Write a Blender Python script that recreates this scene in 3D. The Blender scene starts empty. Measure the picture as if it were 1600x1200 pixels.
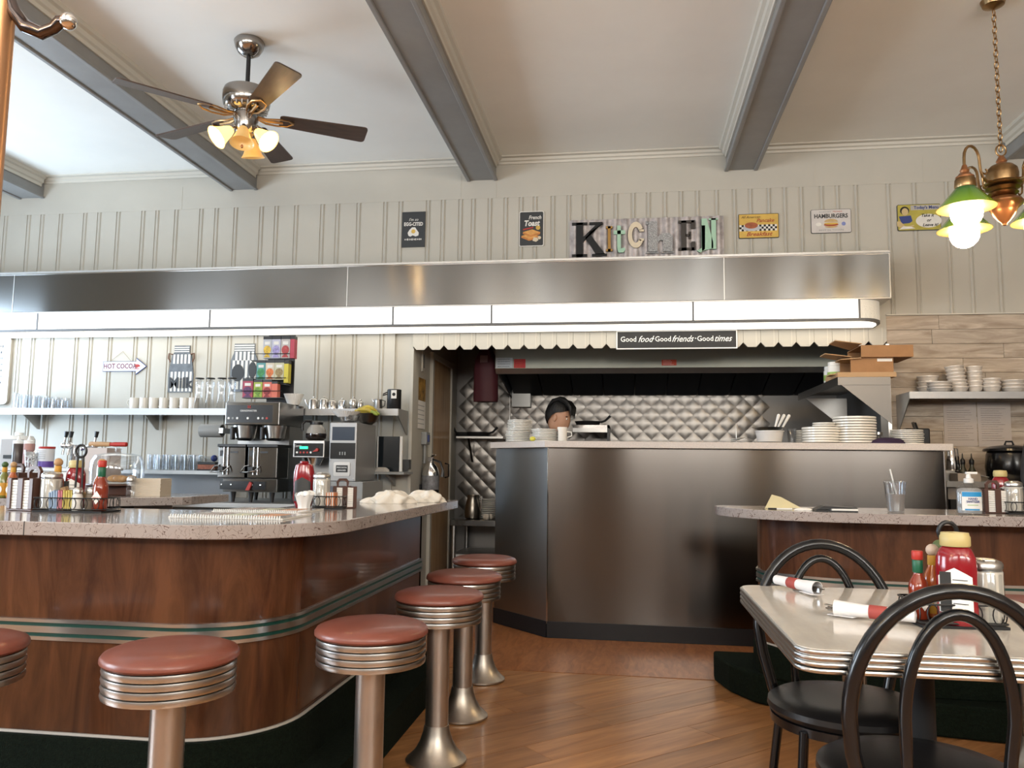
import bpy, math, random
from mathutils import Vector, Matrix
R = math.radians; PI = math.pi
random.seed(7)
sc = bpy.context.scene; COL = sc.collection

# ---------------------------------------------------------------- camera
H = 1.2; FPX = 1250.0
_yaw, _pit, _rol = R(8.2186), R(5.80), R(0.674)
_f = Vector((-math.sin(_yaw)*math.cos(_pit), math.cos(_yaw)*math.cos(_pit), math.sin(_pit)))
_r0 = Vector((math.cos(_yaw), math.sin(_yaw), 0)); _u0 = _r0.cross(_f)
_r = math.cos(_rol)*_r0 + math.sin(_rol)*_u0
_u = -math.sin(_rol)*_r0 + math.cos(_rol)*_u0
cd = bpy.data.cameras.new('camera'); cd.sensor_width = 36; cd.lens = FPX/1600*36; cd.clip_start = .02
cam = bpy.data.objects.new('camera', cd); COL.objects.link(cam)
cam.matrix_world = Matrix(((_r.x,_u.x,-_f.x,0),(_r.y,_u.y,-_f.y,0),(_r.z,_u.z,-_f.z,H),(0,0,0,1)))
sc.camera = cam
def ray(x, y): return _f + _r*((x-800)/FPX) - _u*((y-600)/FPX)
def aty(x, y, Y): d = ray(x, y); return Vector((0,0,H)) + d*(Y/d.y)     # point of the room seen at a pixel, at depth Y
def atz(x, y, z): d = ray(x, y); return Vector((0,0,H)) + d*((z-H)/d.z)  # ... on the level plane z
def gx(x, y, Y): return aty(x, y, Y).x

# ---------------------------------------------------------------- world, daylight, exposure
w = bpy.data.worlds.new('sky'); sc.world = w; w.use_nodes = True
bg = w.node_tree.nodes['Background']; bg.inputs[0].default_value = (.72,.85,1,1); bg.inputs[1].default_value = 1.0
sc.view_settings.view_transform = 'Standard'; sc.view_settings.look = 'None'
sc.view_settings.exposure = 0.76; sc.view_settings.gamma = 1; sc.view_settings.use_curve_mapping = False
def area(name, loc, rot, sx, sy, power, col):
    l = bpy.data.lights.new(name, 'AREA'); l.shape = 'RECTANGLE'; l.size = sx; l.size_y = sy; l.energy = power; l.color = col
    o = bpy.data.objects.new(name, l); COL.objects.link(o); o.location = loc; o.rotation_euler = rot; return o
DAY = (.80,.90,1.0)
# daylight entering at the shopfront windows behind the camera and in the side wall
for i, (x, p) in enumerate(((-4.6,45),(-1.9,75),(1.0,100),(3.6,105))):
    area('daylight', (x,-2.54,2.65), (R(132),0,0), 2.0, 1.3, p, (1,.95,.87))
area('daylight', (-6.28,1.0,1.75), (0,R(-90),0), 1.9, 2.2, 120, DAY)
area('daylight', (-6.28,5.3,1.75), (0,R(-90),0), 1.9, 1.5, 75, (.62,.80,1.0))
def bulb(name, loc, power, col, rad=.05):
    l = bpy.data.lights.new(name, 'POINT'); l.energy = power; l.color = col; l.shadow_soft_size = rad
    o = bpy.data.objects.new(name, l); COL.objects.link(o); o.location = loc; return o
WARM = (1.0,.62,.28)

cy_=sc.cycles; cy_.max_bounces=7; cy_.diffuse_bounces=3; cy_.glossy_bounces=3; cy_.transmission_bounces=7; cy_.caustics_reflective=False; cy_.caustics_refractive=False

# ---------------------------------------------------------------- helpers
class MB:
    def __init__(s): s.v=[]; s.f=[]; s.m=[]; s.s=[]
    def add(s, vs, fs, mi=0, sm=False, T=None):
        b = len(s.v)
        s.v += [tuple(T @ Vector(v)) for v in vs] if T is not None else [tuple(v) for v in vs]
        s.f += [tuple(b+i for i in f) for f in fs]; s.m += [mi]*len(fs); s.s += [sm]*len(fs); return s
    def box(s, x0,x1,y0,y1,z0,z1, mi=0, T=None):
        return s.add([(x0,y0,z0),(x1,y0,z0),(x1,y1,z0),(x0,y1,z0),(x0,y0,z1),(x1,y0,z1),(x1,y1,z1),(x0,y1,z1)],
            [(0,3,2,1),(4,5,6,7),(0,1,5,4),(1,2,6,5),(2,3,7,6),(3,0,4,7)], mi, False, T)
    def prism(s, poly, a, b, ax='z', mi=0, T=None, sm=False):
        n = len(poly)
        if ax == 'z': P = lambda p, t: (p[0],p[1],t)
        elif ax == 'y': P = lambda p, t: (p[0],t,p[1])
        else: P = lambda p, t: (t,p[0],p[1])
        A = sum(poly[i][0]*poly[(i+1)%n][1]-poly[(i+1)%n][0]*poly[i][1] for i in range(n))
        if ax == 'y': A = -A
        if A < 0: poly = poly[::-1]
        vs = [P(p,a) for p in poly]+[P(p,b) for p in poly]
        fl = b < a
        fs = [tuple(range(n))[::-1], tuple(range(n,2*n))]
        if fl: fs = [f[::-1] for f in fs]
        base = len(s.f)
        s.add(vs, fs, mi, False, T)
        sd = [(i,(i+1)%n,n+(i+1)%n,n+i) for i in range(n)]
        if fl: sd = [f[::-1] for f in sd]
        b0 = len(s.v)-2*n
        s.f += [tuple(b0+i for i in f) for f in sd]; s.m += [mi]*n; s.s += [sm]*n
        return s
    def lathe(s, prof, n=20, c=(0,0,0), mi=0, T=None, sm=True, a0=0, rx=1, ry=1):
        vs=[]; fs=[]
        for r, z in prof:
            for k in range(n):
                a = a0+2*PI*k/n; vs.append((c[0]+r*rx*math.cos(a), c[1]+r*ry*math.sin(a), c[2]+z))
        for i in range(len(prof)-1):
            for k in range(n):
                k2=(k+1)%n; fs.append((i*n+k,i*n+k2,(i+1)*n+k2,(i+1)*n+k))
        if prof[0][0] > 1e-5: fs.append(tuple(range(n))[::-1])
        if prof[-1][0] > 1e-5: fs.append(tuple(range((len(prof)-1)*n, len(prof)*n)))
        return s.add(vs, fs, mi, sm, T)
    def tube(s, pts, r, n=8, mi=0, closed=False, T=None):
        pts=[Vector(p) for p in pts]; N=len(pts); rr = r if isinstance(r,(list,tuple)) else [r]*N
        vs=[]; fs=[]; prev=None
        for i,p in enumerate(pts):
            if closed: t=pts[(i+1)%N]-pts[i-1]
            else: t=pts[min(i+1,N-1)]-pts[max(i-1,0)]
            t.normalize()
            if prev is None:
                a=Vector((0,0,1)) if abs(t.z)<.9 else Vector((1,0,0)); u=t.cross(a).normalized()
            else:
                u=prev-t*prev.dot(t)
                u=u.normalized() if u.length>1e-6 else t.orthogonal().normalized()
            prev=u; v=t.cross(u)
            for k in range(n):
                a=2*PI*k/n; vs.append(p+(u*math.cos(a)+v*math.sin(a))*rr[i])
        for i in range(N if closed else N-1):
            j=(i+1)%N
            for k in range(n):
                k2=(k+1)%n; fs.append((i*n+k,i*n+k2,j*n+k2,j*n+k))
        if not closed: fs += [tuple(range(n))[::-1], tuple(range((N-1)*n,N*n))]
        return s.add(vs, fs, mi, True, T)
    def ball(s, c, r, n=14, mi=0, sz=(1,1,1), T=None):
        m=max(6,n//2); prof=[(math.sin(PI*i/m)*r, -math.cos(PI*i/m)*r) for i in range(m+1)]
        M=Matrix.Translation(c) @ Matrix.Diagonal((sz[0],sz[1],sz[2],1))
        if T is not None: M = T @ M
        prof[0]=(0,prof[0][1]); prof[-1]=(0,prof[-1][1])
        return s.lathe(prof, n, (0,0,0), mi, M)
    def mesh(s, name):
        me=bpy.data.meshes.new(name); me.from_pydata(s.v,[],s.f)
        me.polygons.foreach_set('material_index', s.m); me.polygons.foreach_set('use_smooth', s.s)
        me.update()
        if any(s.s): me.set_sharp_from_angle(angle=R(42))
        return me
    def build(s, name, mat, parent=None, loc=None, rot=None, bevel=0, sub=0, weld=False):
        me=s.mesh(name)
        for m in (mat if isinstance(mat,(list,tuple)) else [mat]): me.materials.append(m)
        o=bpy.data.objects.new(name, me); COL.objects.link(o); o.parent=parent
        if loc is not None: o.location=loc
        if rot is not None: o.rotation_euler=rot
        if bevel:
            b=o.modifiers.new('edge','BEVEL'); b.width=bevel; b.segments=2; b.limit_method='ANGLE'; b.angle_limit=R(40)
        if sub:
            b=o.modifiers.new('smooth','SUBSURF'); b.levels=b.render_levels=sub
        return o
def tag(o, label, cat, group=None, kind=None):
    if label: o['label']=label
    if cat: o['category']=cat
    if group: o['group']=group
    if kind: o['kind']=kind
    return o
def thing(name, label, cat, loc=(0,0,0), rz=0, group=None):
    o=bpy.data.objects.new(name, None); COL.objects.link(o); o.location=loc; o.rotation_euler=(0,0,rz); o.empty_display_size=.05
    return tag(o, label, cat, group)
def struct(mb, name, mat, parent=None, **k):
    o=mb.build(name, mat, parent, **k)
    if parent is None: o['kind']='structure'
    return o
def dup(root, loc, rz=None, label=None, group=None):
    r=root.copy(); COL.objects.link(r); r.location=loc
    if rz is not None: r.rotation_euler=(0,0,rz)
    if label: r['label']=label
    if group: r['group']=group
    for ch in root.children:
        c=ch.copy(); COL.objects.link(c); c.parent=r
        for g in ch.children:
            d=g.copy(); COL.objects.link(d); d.parent=c
    return r
def share(o, name, parent, loc, rot=(0,0,0), scale=(1,1,1)):
    c=bpy.data.objects.new(name, o if isinstance(o,bpy.types.Mesh) else o.data); COL.objects.link(c); c.parent=parent
    c.location=loc; c.rotation_euler=rot; c.scale=scale; return c
def text(s, size, mat, parent, loc, name='lettering', rot=(PI/2,0,0), ext=.0006, shear=0, width=1.0, bold=0, align='CENTER'):
    cu=bpy.data.curves.new(name,'FONT'); cu.body=s; cu.size=size; cu.extrude=ext; cu.shear=shear; cu.offset=bold
    cu.align_x=align; cu.align_y='CENTER'; cu.resolution_u=2; cu.materials.append(mat)
    tmp=bpy.data.objects.new(name,cu); me=bpy.data.meshes.new_from_object(tmp); bpy.data.objects.remove(tmp)
    me.materials.clear(); me.materials.append(mat)
    o=bpy.data.objects.new(name,me); COL.objects.link(o); o.parent=parent; o.location=loc; o.rotation_euler=rot; o.scale=(width,1,1)
    return o
def circ(cx, cy, r, n=20, ry=None, a0=0, a1=2*PI):
    ry = r if ry is None else ry
    full = abs(a1-a0-2*PI)<1e-6
    return [(cx+r*math.cos(a0+(a1-a0)*k/(n if full else n-1)), cy+ry*math.sin(a0+(a1-a0)*k/(n if full else n-1))) for k in range(n)]
def rrect(x0,x1,y0,y1,r,n=5):
    p=[]
    for cx,cy,a in ((x1-r,y1-r,0),(x0+r,y1-r,PI/2),(x0+r,y0+r,PI),(x1-r,y0+r,1.5*PI)):
        p += [(cx+r*math.cos(a+PI/2*k/n), cy+r*math.sin(a+PI/2*k/n)) for k in range(n+1)]
    return p
def flat(parent, poly, mat, lay=1, name='print', T=.0008, th=.0007):
    """thin printed layer in the x-z plane of a sign that faces -y"""
    y=-lay*T
    return MB().prism(poly, y, y-th, 'y').build(name, mat, parent)

# ---------------------------------------------------------------- materials
MATS={}
def M(name, col=(.5,.5,.5), rough=.5, metal=0, var=0, vs=6, bump=0, bs=60, coat=0, trans=0, ior=1.45, emis=0, ecol=None, sheen=0, spec=None, stretch=None, alpha=1, sss=0, blotch=None):
    if name in MATS: return MATS[name]
    m=bpy.data.materials.new(name); m.use_nodes=True; nt=m.node_tree; N=nt.nodes; L=nt.links
    b=N['Principled BSDF']; b.inputs['Base Color'].default_value=(*col,1); b.inputs['Roughness'].default_value=rough
    b.inputs['Metallic'].default_value=metal; b.inputs['Coat Weight'].default_value=coat; b.inputs['Coat Roughness'].default_value=.08
    b.inputs['Transmission Weight'].default_value=trans; b.inputs['IOR'].default_value=ior; b.inputs['Alpha'].default_value=alpha
    if sheen: b.inputs['Sheen Weight'].default_value=sheen
    if sss: b.inputs['Subsurface Weight'].default_value=sss; b.inputs['Subsurface Radius'].default_value=(.02,.01,.006)
    if spec is not None: b.inputs['Specular IOR Level'].default_value=spec
    if emis: b.inputs['Emission Color'].default_value=(*(ecol or col),1); b.inputs['Emission Strength'].default_value=emis
    vec=None
    if var or bump:
        tc=N.new('ShaderNodeTexCoord'); oi=N.new('ShaderNodeObjectInfo')
        ad=N.new('ShaderNodeVectorMath'); ad.operation='MULTIPLY_ADD'; ad.inputs[1].default_value=stretch or (1,1,1)
        L.new(tc.outputs['Object'], ad.inputs[0])
        sc_=N.new('ShaderNodeVectorMath'); sc_.operation='SCALE'; sc_.inputs[0].default_value=(17,31,23); L.new(oi.outputs['Random'], sc_.inputs['Scale'])
        L.new(sc_.outputs[0], ad.inputs[2]); vec=ad.outputs[0]
    if var:
        n=N.new('ShaderNodeTexNoise'); n.inputs['Scale'].default_value=vs; n.inputs['Detail'].default_value=5; n.inputs['Roughness'].default_value=.6; L.new(vec,n.inputs['Vector'])
        rp=N.new('ShaderNodeValToRGB'); e=rp.color_ramp.elements; e[0].position=.3; e[1].position=.7
        c0=tuple(c*(1-var) for c in col); c1=blotch or tuple(min(1,c*(1+var)) for c in col)
        e[0].color=(*c0,1); e[1].color=(*c1,1); L.new(n.outputs['Fac'],rp.inputs[0]); L.new(rp.outputs[0],b.inputs['Base Color'])
    if bump:
        n2=N.new('ShaderNodeTexNoise'); n2.inputs['Scale'].default_value=bs; n2.inputs['Detail'].default_value=3; L.new(vec,n2.inputs['Vector'])
        bp=N.new('ShaderNodeBump'); bp.inputs['Strength'].default_value=bump; bp.inputs['Distance'].default_value=.01
        L.new(n2.outputs['Fac'],bp.inputs['Height']); L.new(bp.outputs[0],b.inputs['Normal'])
    MATS[name]=m; return m
def nd(m): return m.node_tree.nodes, m.node_tree.links, m.node_tree.nodes['Principled BSDF']
def brushed(name, col, rough=.3, an=.75, wave=.03, wscale=2.0):
    m=M(name, col, rough, 1); N,L,b=nd(m)
    b.inputs['Anisotropic'].default_value=an; b.inputs['Anisotropic Rotation'].default_value=.25
    t=N.new('ShaderNodeTangent'); t.direction_type='RADIAL'; t.axis='Z'; L.new(t.outputs[0],b.inputs['Tangent'])
    tc=N.new('ShaderNodeTexCoord'); mp=N.new('ShaderNodeMapping'); mp.inputs['Scale'].default_value=(1,1,.25)
    n=N.new('ShaderNodeTexNoise'); n.inputs['Scale'].default_value=wscale; n.inputs['Detail'].default_value=1
    L.new(tc.outputs['Object'],mp.inputs[0]); L.new(mp.outputs[0],n.inputs['Vector'])
    bp=N.new('ShaderNodeBump'); bp.inputs['Strength'].default_value=wave*10; bp.inputs['Distance'].default_value=.02
    L.new(n.outputs['Fac'],bp.inputs['Height']); L.new(bp.outputs[0],b.inputs['Normal'])
    return m
def laminate(name, col, line, scale, w=.012, rough=.12):
    m=M(name, col, rough, coat=.3); N,L,b=nd(m)
    tc=N.new('ShaderNodeTexCoord'); n=N.new('ShaderNodeTexNoise'); n.inputs['Scale'].default_value=scale; n.inputs['Detail'].default_value=0; n.inputs['Distortion'].default_value=2.2
    L.new(tc.outputs['Object'],n.inputs['Vector'])
    s=N.new('ShaderNodeMath'); s.operation='SUBTRACT'; s.inputs[1].default_value=.5; a=N.new('ShaderNodeMath'); a.operation='ABSOLUTE'
    # fine squiggles: contour lines of the noise, broken up by a second noise
    L.new(n.outputs['Fac'],s.inputs[0]); L.new(s.outputs[0],a.inputs[0])
    n2=N.new('ShaderNodeTexNoise'); n2.inputs['Scale'].default_value=scale*.9; n2.inputs['Detail'].default_value=0; L.new(tc.outputs['Object'],n2.inputs['Vector'])
    g=N.new('ShaderNodeMath'); g.operation='GREATER_THAN'; g.inputs[1].default_value=.36; L.new(n2.outputs['Fac'],g.inputs[0])
    l=N.new('ShaderNodeMath'); l.operation='LESS_THAN'; l.inputs[1].default_value=w; L.new(a.outputs[0],l.inputs[0])
    mu=N.new('ShaderNodeMath'); mu.operation='MULTIPLY'; L.new(l.outputs[0],mu.inputs[0]); L.new(g.outputs[0],mu.inputs[1])
    mx=N.new('ShaderNodeMix'); mx.data_type='RGBA'; mx.inputs['A'].default_value=(*col,1); mx.inputs['B'].default_value=(*line,1)
    L.new(mu.outputs[0],mx.inputs['Factor']); L.new(mx.outputs['Result'],b.inputs['Base Color']); return m
def woodgrain(name, dark, light, scale, stretch, rough=.35, coat=.2, distort=1.5, bump=.05, piece=.25):
    m=M(name, light, rough, coat=coat); N,L,b=nd(m)
    tc=N.new('ShaderNodeTexCoord'); oi=N.new('ShaderNodeObjectInfo')
    mp=N.new('ShaderNodeVectorMath'); mp.operation='MULTIPLY_ADD'; mp.inputs[1].default_value=stretch
    s=N.new('ShaderNodeVectorMath'); s.operation='SCALE'; s.inputs[0].default_value=(13,29,19); L.new(oi.outputs['Random'],s.inputs['Scale'])
    L.new(tc.outputs['Object'],mp.inputs[0]); L.new(s.outputs[0],mp.inputs[2])
    n=N.new('ShaderNodeTexNoise'); n.inputs['Scale'].default_value=scale; n.inputs['Detail'].default_value=6; n.inputs['Roughness'].default_value=.62; n.inputs['Distortion'].default_value=distort
    L.new(mp.outputs[0],n.inputs['Vector'])
    rp=N.new('ShaderNodeValToRGB'); e=rp.color_ramp.elements; e[0].position=.32; e[1].position=.68; e[0].color=(*dark,1); e[1].color=(*light,1)
    L.new(n.outputs['Fac'],rp.inputs[0])
    hv=N.new('ShaderNodeHueSaturation'); mr=N.new('ShaderNodeMapRange'); mr.inputs['To Min'].default_value=1-piece; mr.inputs['To Max'].default_value=1+piece
    L.new(oi.outputs['Random'],mr.inputs['Value']); L.new(mr.outputs[0],hv.inputs['Value']); L.new(rp.outputs[0],hv.inputs['Color']); L.new(hv.outputs[0],b.inputs['Base Color'])
    if bump:
        bp=N.new('ShaderNodeBump'); bp.inputs['Strength'].default_value=bump; bp.inputs['Distance'].default_value=.004; L.new(n.outputs['Fac'],bp.inputs['Height']); L.new(bp.outputs[0],b.inputs['Normal'])
    return m
def lit(name, col, st):
    return M(name, col, .5, emis=st)

CREAM=M('cream paint',(.475,.452,.395),.55,var=.03,vs=3,bump=.03,bs=30)
CEIL=M('ceiling paint',(.92,.90,.835),.7,var=.03,vs=1.5,bump=.04,bs=12)
TRIMW=M('ivory trim paint',(.58,.55,.48),.45)
BEAM=M('grey beam paint',(.25,.25,.245),.33,var=.08,vs=4,bump=.05,bs=18)
STEEL=brushed('brushed steel',(.185,.182,.176),.17,.93,.02,1.3)
STEELD=brushed('dark steel',(.36,.35,.335),.34,.7,.03,1.6)
STEELP=M('plain steel',(.56,.55,.53),.28,1)
STEELS=M('satin steel',(.50,.49,.47),.42,1,var=.06,vs=8)
CHROME=M('chrome',(.78,.78,.78),.10,1)
DKCHROME=M('dark chrome',(.33,.31,.29),.18,1)
BRASS=M('aged brass',(.36,.23,.11),.32,1,var=.2,vs=30)
COPPER=M('copper brown',(.36,.15,.06),.3,.7,coat=.4)
BLACK=M('black plastic',(.012,.012,.013),.35)
BLACKG=M('black gloss',(.006,.006,.007),.22,coat=.12)
BLACKM=M('black matte',(.01,.01,.011),.7)
WHITE=M('white glaze',(.80,.77,.71),.22,coat=.3)
WHITEP=M('white plastic',(.80,.80,.78),.4)
PAPER=M('white paper',(.82,.80,.76),.8)
def clear(name, tint, ior=1.45, rough=.03, film=0):
    # thin clear wall: see-through with Fresnel gloss
    m=bpy.data.materials.new(name); m.use_nodes=True; N=m.node_tree.nodes; L=m.node_tree.links; N.clear()
    out=N.new('ShaderNodeOutputMaterial'); tr=N.new('ShaderNodeBsdfTransparent'); tr.inputs[0].default_value=(*tint,1)
    gl=N.new('ShaderNodeBsdfGlossy'); gl.inputs['Roughness'].default_value=rough; gl.inputs[0].default_value=(.95,.97,1,1)
    lw=N.new('ShaderNodeLayerWeight'); lw.inputs['Blend'].default_value=film
    mr=N.new('ShaderNodeMapRange'); mr.inputs['To Min'].default_value=.05; mr.inputs['To Max'].default_value=.36
    L.new(lw.outputs['Facing'],mr.inputs['Value'])
    mx=N.new('ShaderNodeMixShader'); L.new(mr.outputs[0],mx.inputs[0]); L.new(tr.outputs[0],mx.inputs[1]); L.new(gl.outputs[0],mx.inputs[2]); L.new(mx.outputs[0],out.inputs[0])
    MATS[name]=m; return m
GLASS=clear('clear glass',(.95,.96,.97),film=.35)
PLASTIC=clear('clear plastic',(.90,.91,.92),film=.35,rough=.08)
LAM=laminate('counter laminate',(.36,.318,.30),(.11,.07,.062),30,.018)
LAMP=M('speckled laminate',(.56,.50,.46),.3,var=.12,vs=160)
WOODP=woodgrain('counter plywood',(.042,.0145,.0065),(.118,.045,.0195),5,(2.4,2.4,.45),.25,.3,1.0,.02,.02)
PLANKM=woodgrain('floor plank',(.28,.115,.04),(.54,.265,.105),3.2,(.55,5.5,1),.3,.25,.7,.02,.16)
VINYL=woodgrain('floor strip',(.25,.085,.03),(.46,.19,.07),6,(3.2,.7,1),.3,.2,1.4,.03,.02)
WASH=woodgrain('whitewashed plank',(.30,.23,.17),(.56,.475,.385),4,(.7,1,4.5),.65,0,1.0,.12,.10)
CARPET=M('dark green carpet',(.0065,.0115,.007),.95,var=.4,vs=90,bump=.8,bs=260,spec=.15)
VINYLSEAT=M('rust vinyl',(.22,.068,.047),.36,var=.10,vs=8,bump=.03,bs=140,coat=.15)
BLACKSEAT=M('black vinyl',(.012,.011,.011),.34,bump=.03,bs=160)
SHELFS=M('shelf steel',(.33,.325,.32),.42,1)
GREEN=M('green stripe',(.005,.045,.035),.4)
RUBBER=M('black rubber base',(.008,.008,.010),.45)
BLADE=M('fan blade brown',(.060,.036,.026),.4,var=.3,vs=8,stretch=(1,6,1))
BLADEU=M('fan blade pale',(.42,.36,.31),.5)
CARD=M('cardboard',(.36,.19,.085),.75,var=.10,vs=10)
CARDD=M('cardboard inside',(.48,.31,.17),.8)
SIGNY=M('sign yellow',(.62,.40,.08),.5,var=.15,vs=12)
SIGNK=M('sign charcoal',(.03,.033,.036),.5)
SIGNW=M('sign white',(.72,.70,.65),.5,var=.06,vs=20)
RED=M('red print',(.42,.03,.02),.45)
KETCH=M('ketchup red',(.24,.008,.014),.16,coat=.5)
NAVY=M('navy print',(.03,.05,.20),.5)
MINT=M('mint paint',(.36,.56,.42),.5)
OCHRE=M('ochre paint',(.36,.19,.035),.5)
BONE=M('bone paint',(.66,.57,.42),.5)
SKIN=M('skin',(.50,.27,.17),.5,sss=.08)
HAIR=M('dark hair',(.005,.0045,.0045),.55,bump=.5,bs=90,stretch=(1,1,.3))
BLUE=M('label blue',(.02,.28,.60),.45)
GOLD=M('pale gold plastic',(.52,.42,.18),.4)
BOTTLEG=M('bottle green',(.01,.10,.05),.4)
SAUCE=M('orange sauce',(.40,.09,.02),.15,coat=.5)
SAUCER=M('red sauce',(.22,.028,.01),.15,coat=.5)
WOODCAP=M('wood cap',(.46,.27,.13),.5)
BROWNP=M('brown plastic',(.075,.032,.022),.35)
SUGAR=M('sugar',(.74,.68,.58),.7)
TOWEL=M('towel cloth',(.72,.66,.57),.9,bump=.3,bs=180)
GREYP=M('grey enamel',(.27,.28,.28),.4)
TANDOOR=woodgrain('tan door wood',(.36,.22,.11),(.50,.33,.18),3,(5,5,.5),.5,.1,.5,.02,.02)
HOODG=M('hood grey green',(.23,.235,.20),.42,.5)
# ================================================================ THE ROOM
YW=6.5; ZC=3.80; XL, XR, YF = -6.3, 4.9, -2.6
XO0, XO1 = -1.79, 2.0; ZO=2.30            # kitchen opening
YK=8.3                                     # kitchen back wall
def atx(x, y, X): d=ray(x,y); return Vector((0,0,H))+d*(X/d.x)

floor=struct(MB().box(XL,XR,YF,YK+.1,-.12,-.005),'floor',PLANKM)
pl=MB().box(-.624,.624,-.0985,.0985,-.006,0).mesh('plank'); pl.materials.append(PLANKM)
cs=math.cos(R(43)); sn=math.sin(R(43))
for j in range(-14,30):
    off=random.uniform(0,1.25)
    for i in range(-5,8):
        u=i*1.25+off; v=j*.2
        x=u*cs-v*sn; y=u*sn+v*cs
        if -1.75<x<2.0 and 1.55<y<5.1: share(pl,'plank',floor,(x,y,0),(0,0,R(43)))
struct(MB().box(XL+.05,XR-.05,4.80,YK,0.0005,.003),'trim_1',VINYL)['label']='reddish wood-look floor strip before the steel pass counter'
ceil=struct(MB().box(XL,XR,YF,YW+.16,ZC,ZC+.1),'ceiling',CEIL)

# beams with mouldings
def beam(n, xc):
    o=struct(MB().box(xc-.117,xc+.117,YF,YW-.005,3.612,ZC),'trim_%d'%n,BEAM)
    o['label']='grey painted ceiling beam'
    for s in (-1,1):
        MB().box(xc+s*.117-.016,xc+s*.117+.016,YF,YW-.006,3.600,3.618).build('edge_bead',BEAM,o,bevel=.006)
        x0=xc+s*.1175
        prof=[(0,3.70),(s*.012,3.70),(s*.014,3.725),(s*.03,3.735),(s*.035,3.765),(s*.055,3.775),(s*.058,ZC),(0,ZC)]
        MB().prism([(x0+a,b) for a,b in prof],YF,YW-.05,'y').build('crown_moulding',TRIMW,o)
BX=[-5.455,-3.368,-1.213,.923,3.035]
for i,x in enumerate(BX): beam(i+2,x)
edges=[XL]+sum([[x-.118,x+.118] for x in BX],[])+[XR]
k=10
for a,b in zip(edges[0::2],edges[1::2]):
    prof=[(YW,3.74),(YW-.012,3.74),(YW-.016,3.758),(YW-.03,3.765),(YW-.034,3.785),(YW-.062,3.79),(YW-.066,ZC),(YW,ZC)]
    o=struct(MB().prism(prof,a,b,'x'),'trim_%d'%k,TRIMW); o['label']='ivory crown moulding between the ceiling beams'; k+=1

# back wall: core, then each board
wb=struct(MB().box(XL,XO0,YW+.022,YW+.16,0,ZC).box(XO0,XO1,YW+.022,YW+.16,ZO-.02,ZC).box(XO1,XR,YW+.022,YW+.16,0,ZC),'wall_back',CREAM)
MB().box(XL,XR,YW-.002,YW+.022,3.452,ZC).build('frieze_board',CREAM,wb)
for px in (285,720,775,1273,1444):     # paint seams in the frieze
    x=gx(px,300,YW); MB().box(x-.004,x+.004,YW-.004,YW,3.455,3.66).build('seam_strip',CREAM,wb)
G=[2,38,59,88,126,148,178,217,239,269,308,332,362,402.5,426,457,498,522,555,597,621,664,687.5,715,735,761,786,810,832,860,885,909,935,959,986,1010,1036,1061,1087,1117,1145,1170,1199,1224,1250,1282,1307,1336,1387,1428,1479,1513,1557,1600]
GX=[gx(p,400,YW) for p in G]
GX=[GX[0]-.6,GX[0]-.42,GX[0]-.18]+GX+[GX[-1]+.2*i for i in range(1,10)]
def board(x0,x1,z0,z1):
    # groove, bead, groove, flat face
    y=YW; p=[(x0,y+.022),(x0,y+.006),(x0+.010,y+.007),(x0+.014,y+.001),(x0+.020,y-.004),(x0+.027,y-.004),(x0+.033,y+.001),(x0+.036,y+.006),(x0+.040,y+.006),(x0+.045,y),(x1-.001,y),(x1-.001,y+.022)]
    return MB().prism(p,z0,z1,'z').build('plank',CREAM,wb)
for x0,x1 in zip(GX[:-1],GX[1:]):
    if x1<=XL or x0>=XR-.05: continue
    x0=max(x0,XL+.01)
    if x1<=XO0+.06: board(x0,min(x1,XO0),0,3.452)
    elif x0<XO1-.04: board(x0,x1,ZO,3.452)
    else: board(x0,min(x1,XR-.01),2.402,3.452)
# whitewashed planks right of the kitchen opening
z=2.392; row=0
while z>.55:
    xs=[XO1]; t=XO1+random.uniform(.25,.8)
    if row==1: t=gx(1456,520,YW)
    if row==2: t=gx(1568,540,YW)
    if row==3: t=gx(1505,565,YW)
    while t<XR-.2: xs.append(t); t+=random.uniform(.7,1.2)
    xs.append(XR-.02)
    for a,b in zip(xs[:-1],xs[1:]):
        d=random.uniform(0,.003)
        MB().box(a,b-.002,YW-d,YW+.021,z-.110,z).build('plank',WASH,wb,bevel=.0015)
    z-=.112; row+=1
MB().box(XO1-.002,XR-.02,YW-.012,YW+.02,2.394,2.404).build('ledge_strip',TRIMW,wb)

# side walls and the shopfront wall behind the camera, with real window openings
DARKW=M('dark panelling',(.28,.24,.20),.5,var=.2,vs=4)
def wall_open(name, axis, c, t, a0, a1, wins, zs=(.8,2.7)):
    m=MB()
    def bx(p,q,z0,z1):
        if axis=='y': m.box(p,q,c,c+t,z0,z1)
        else: m.box(c,c+t,p,q,z0,z1)
    prev=a0
    for p,q in wins:
        bx(prev,p,0,ZC); bx(p,q,0,zs[0]); bx(p,q,zs[1],ZC); prev=q
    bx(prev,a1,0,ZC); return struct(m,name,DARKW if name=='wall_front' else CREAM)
WF=[(-5.6,-3.6),(-2.9,-.9),(0,2.0),(2.6,4.6)]
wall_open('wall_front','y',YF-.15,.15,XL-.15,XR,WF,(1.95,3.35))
wall_open('wall_left','x',XL-.15,.15,YF,YW+.15,[(-.1,2.1),(4.55,6.05)])
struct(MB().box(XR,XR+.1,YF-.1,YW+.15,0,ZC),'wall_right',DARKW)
for i,(a,b) in enumerate(WF):
    m=MB()
    for x0,x1,z0,z1 in ((a,a+.05,1.95,3.35),(b-.05,b,1.95,3.35),(a,b,1.95,2.0),(a,b,3.3,3.35)): m.box(x0,x1,YF-.12,YF-.06,z0,z1)
    struct(m,'window_%d'%(i+1),TRIMW)

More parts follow.
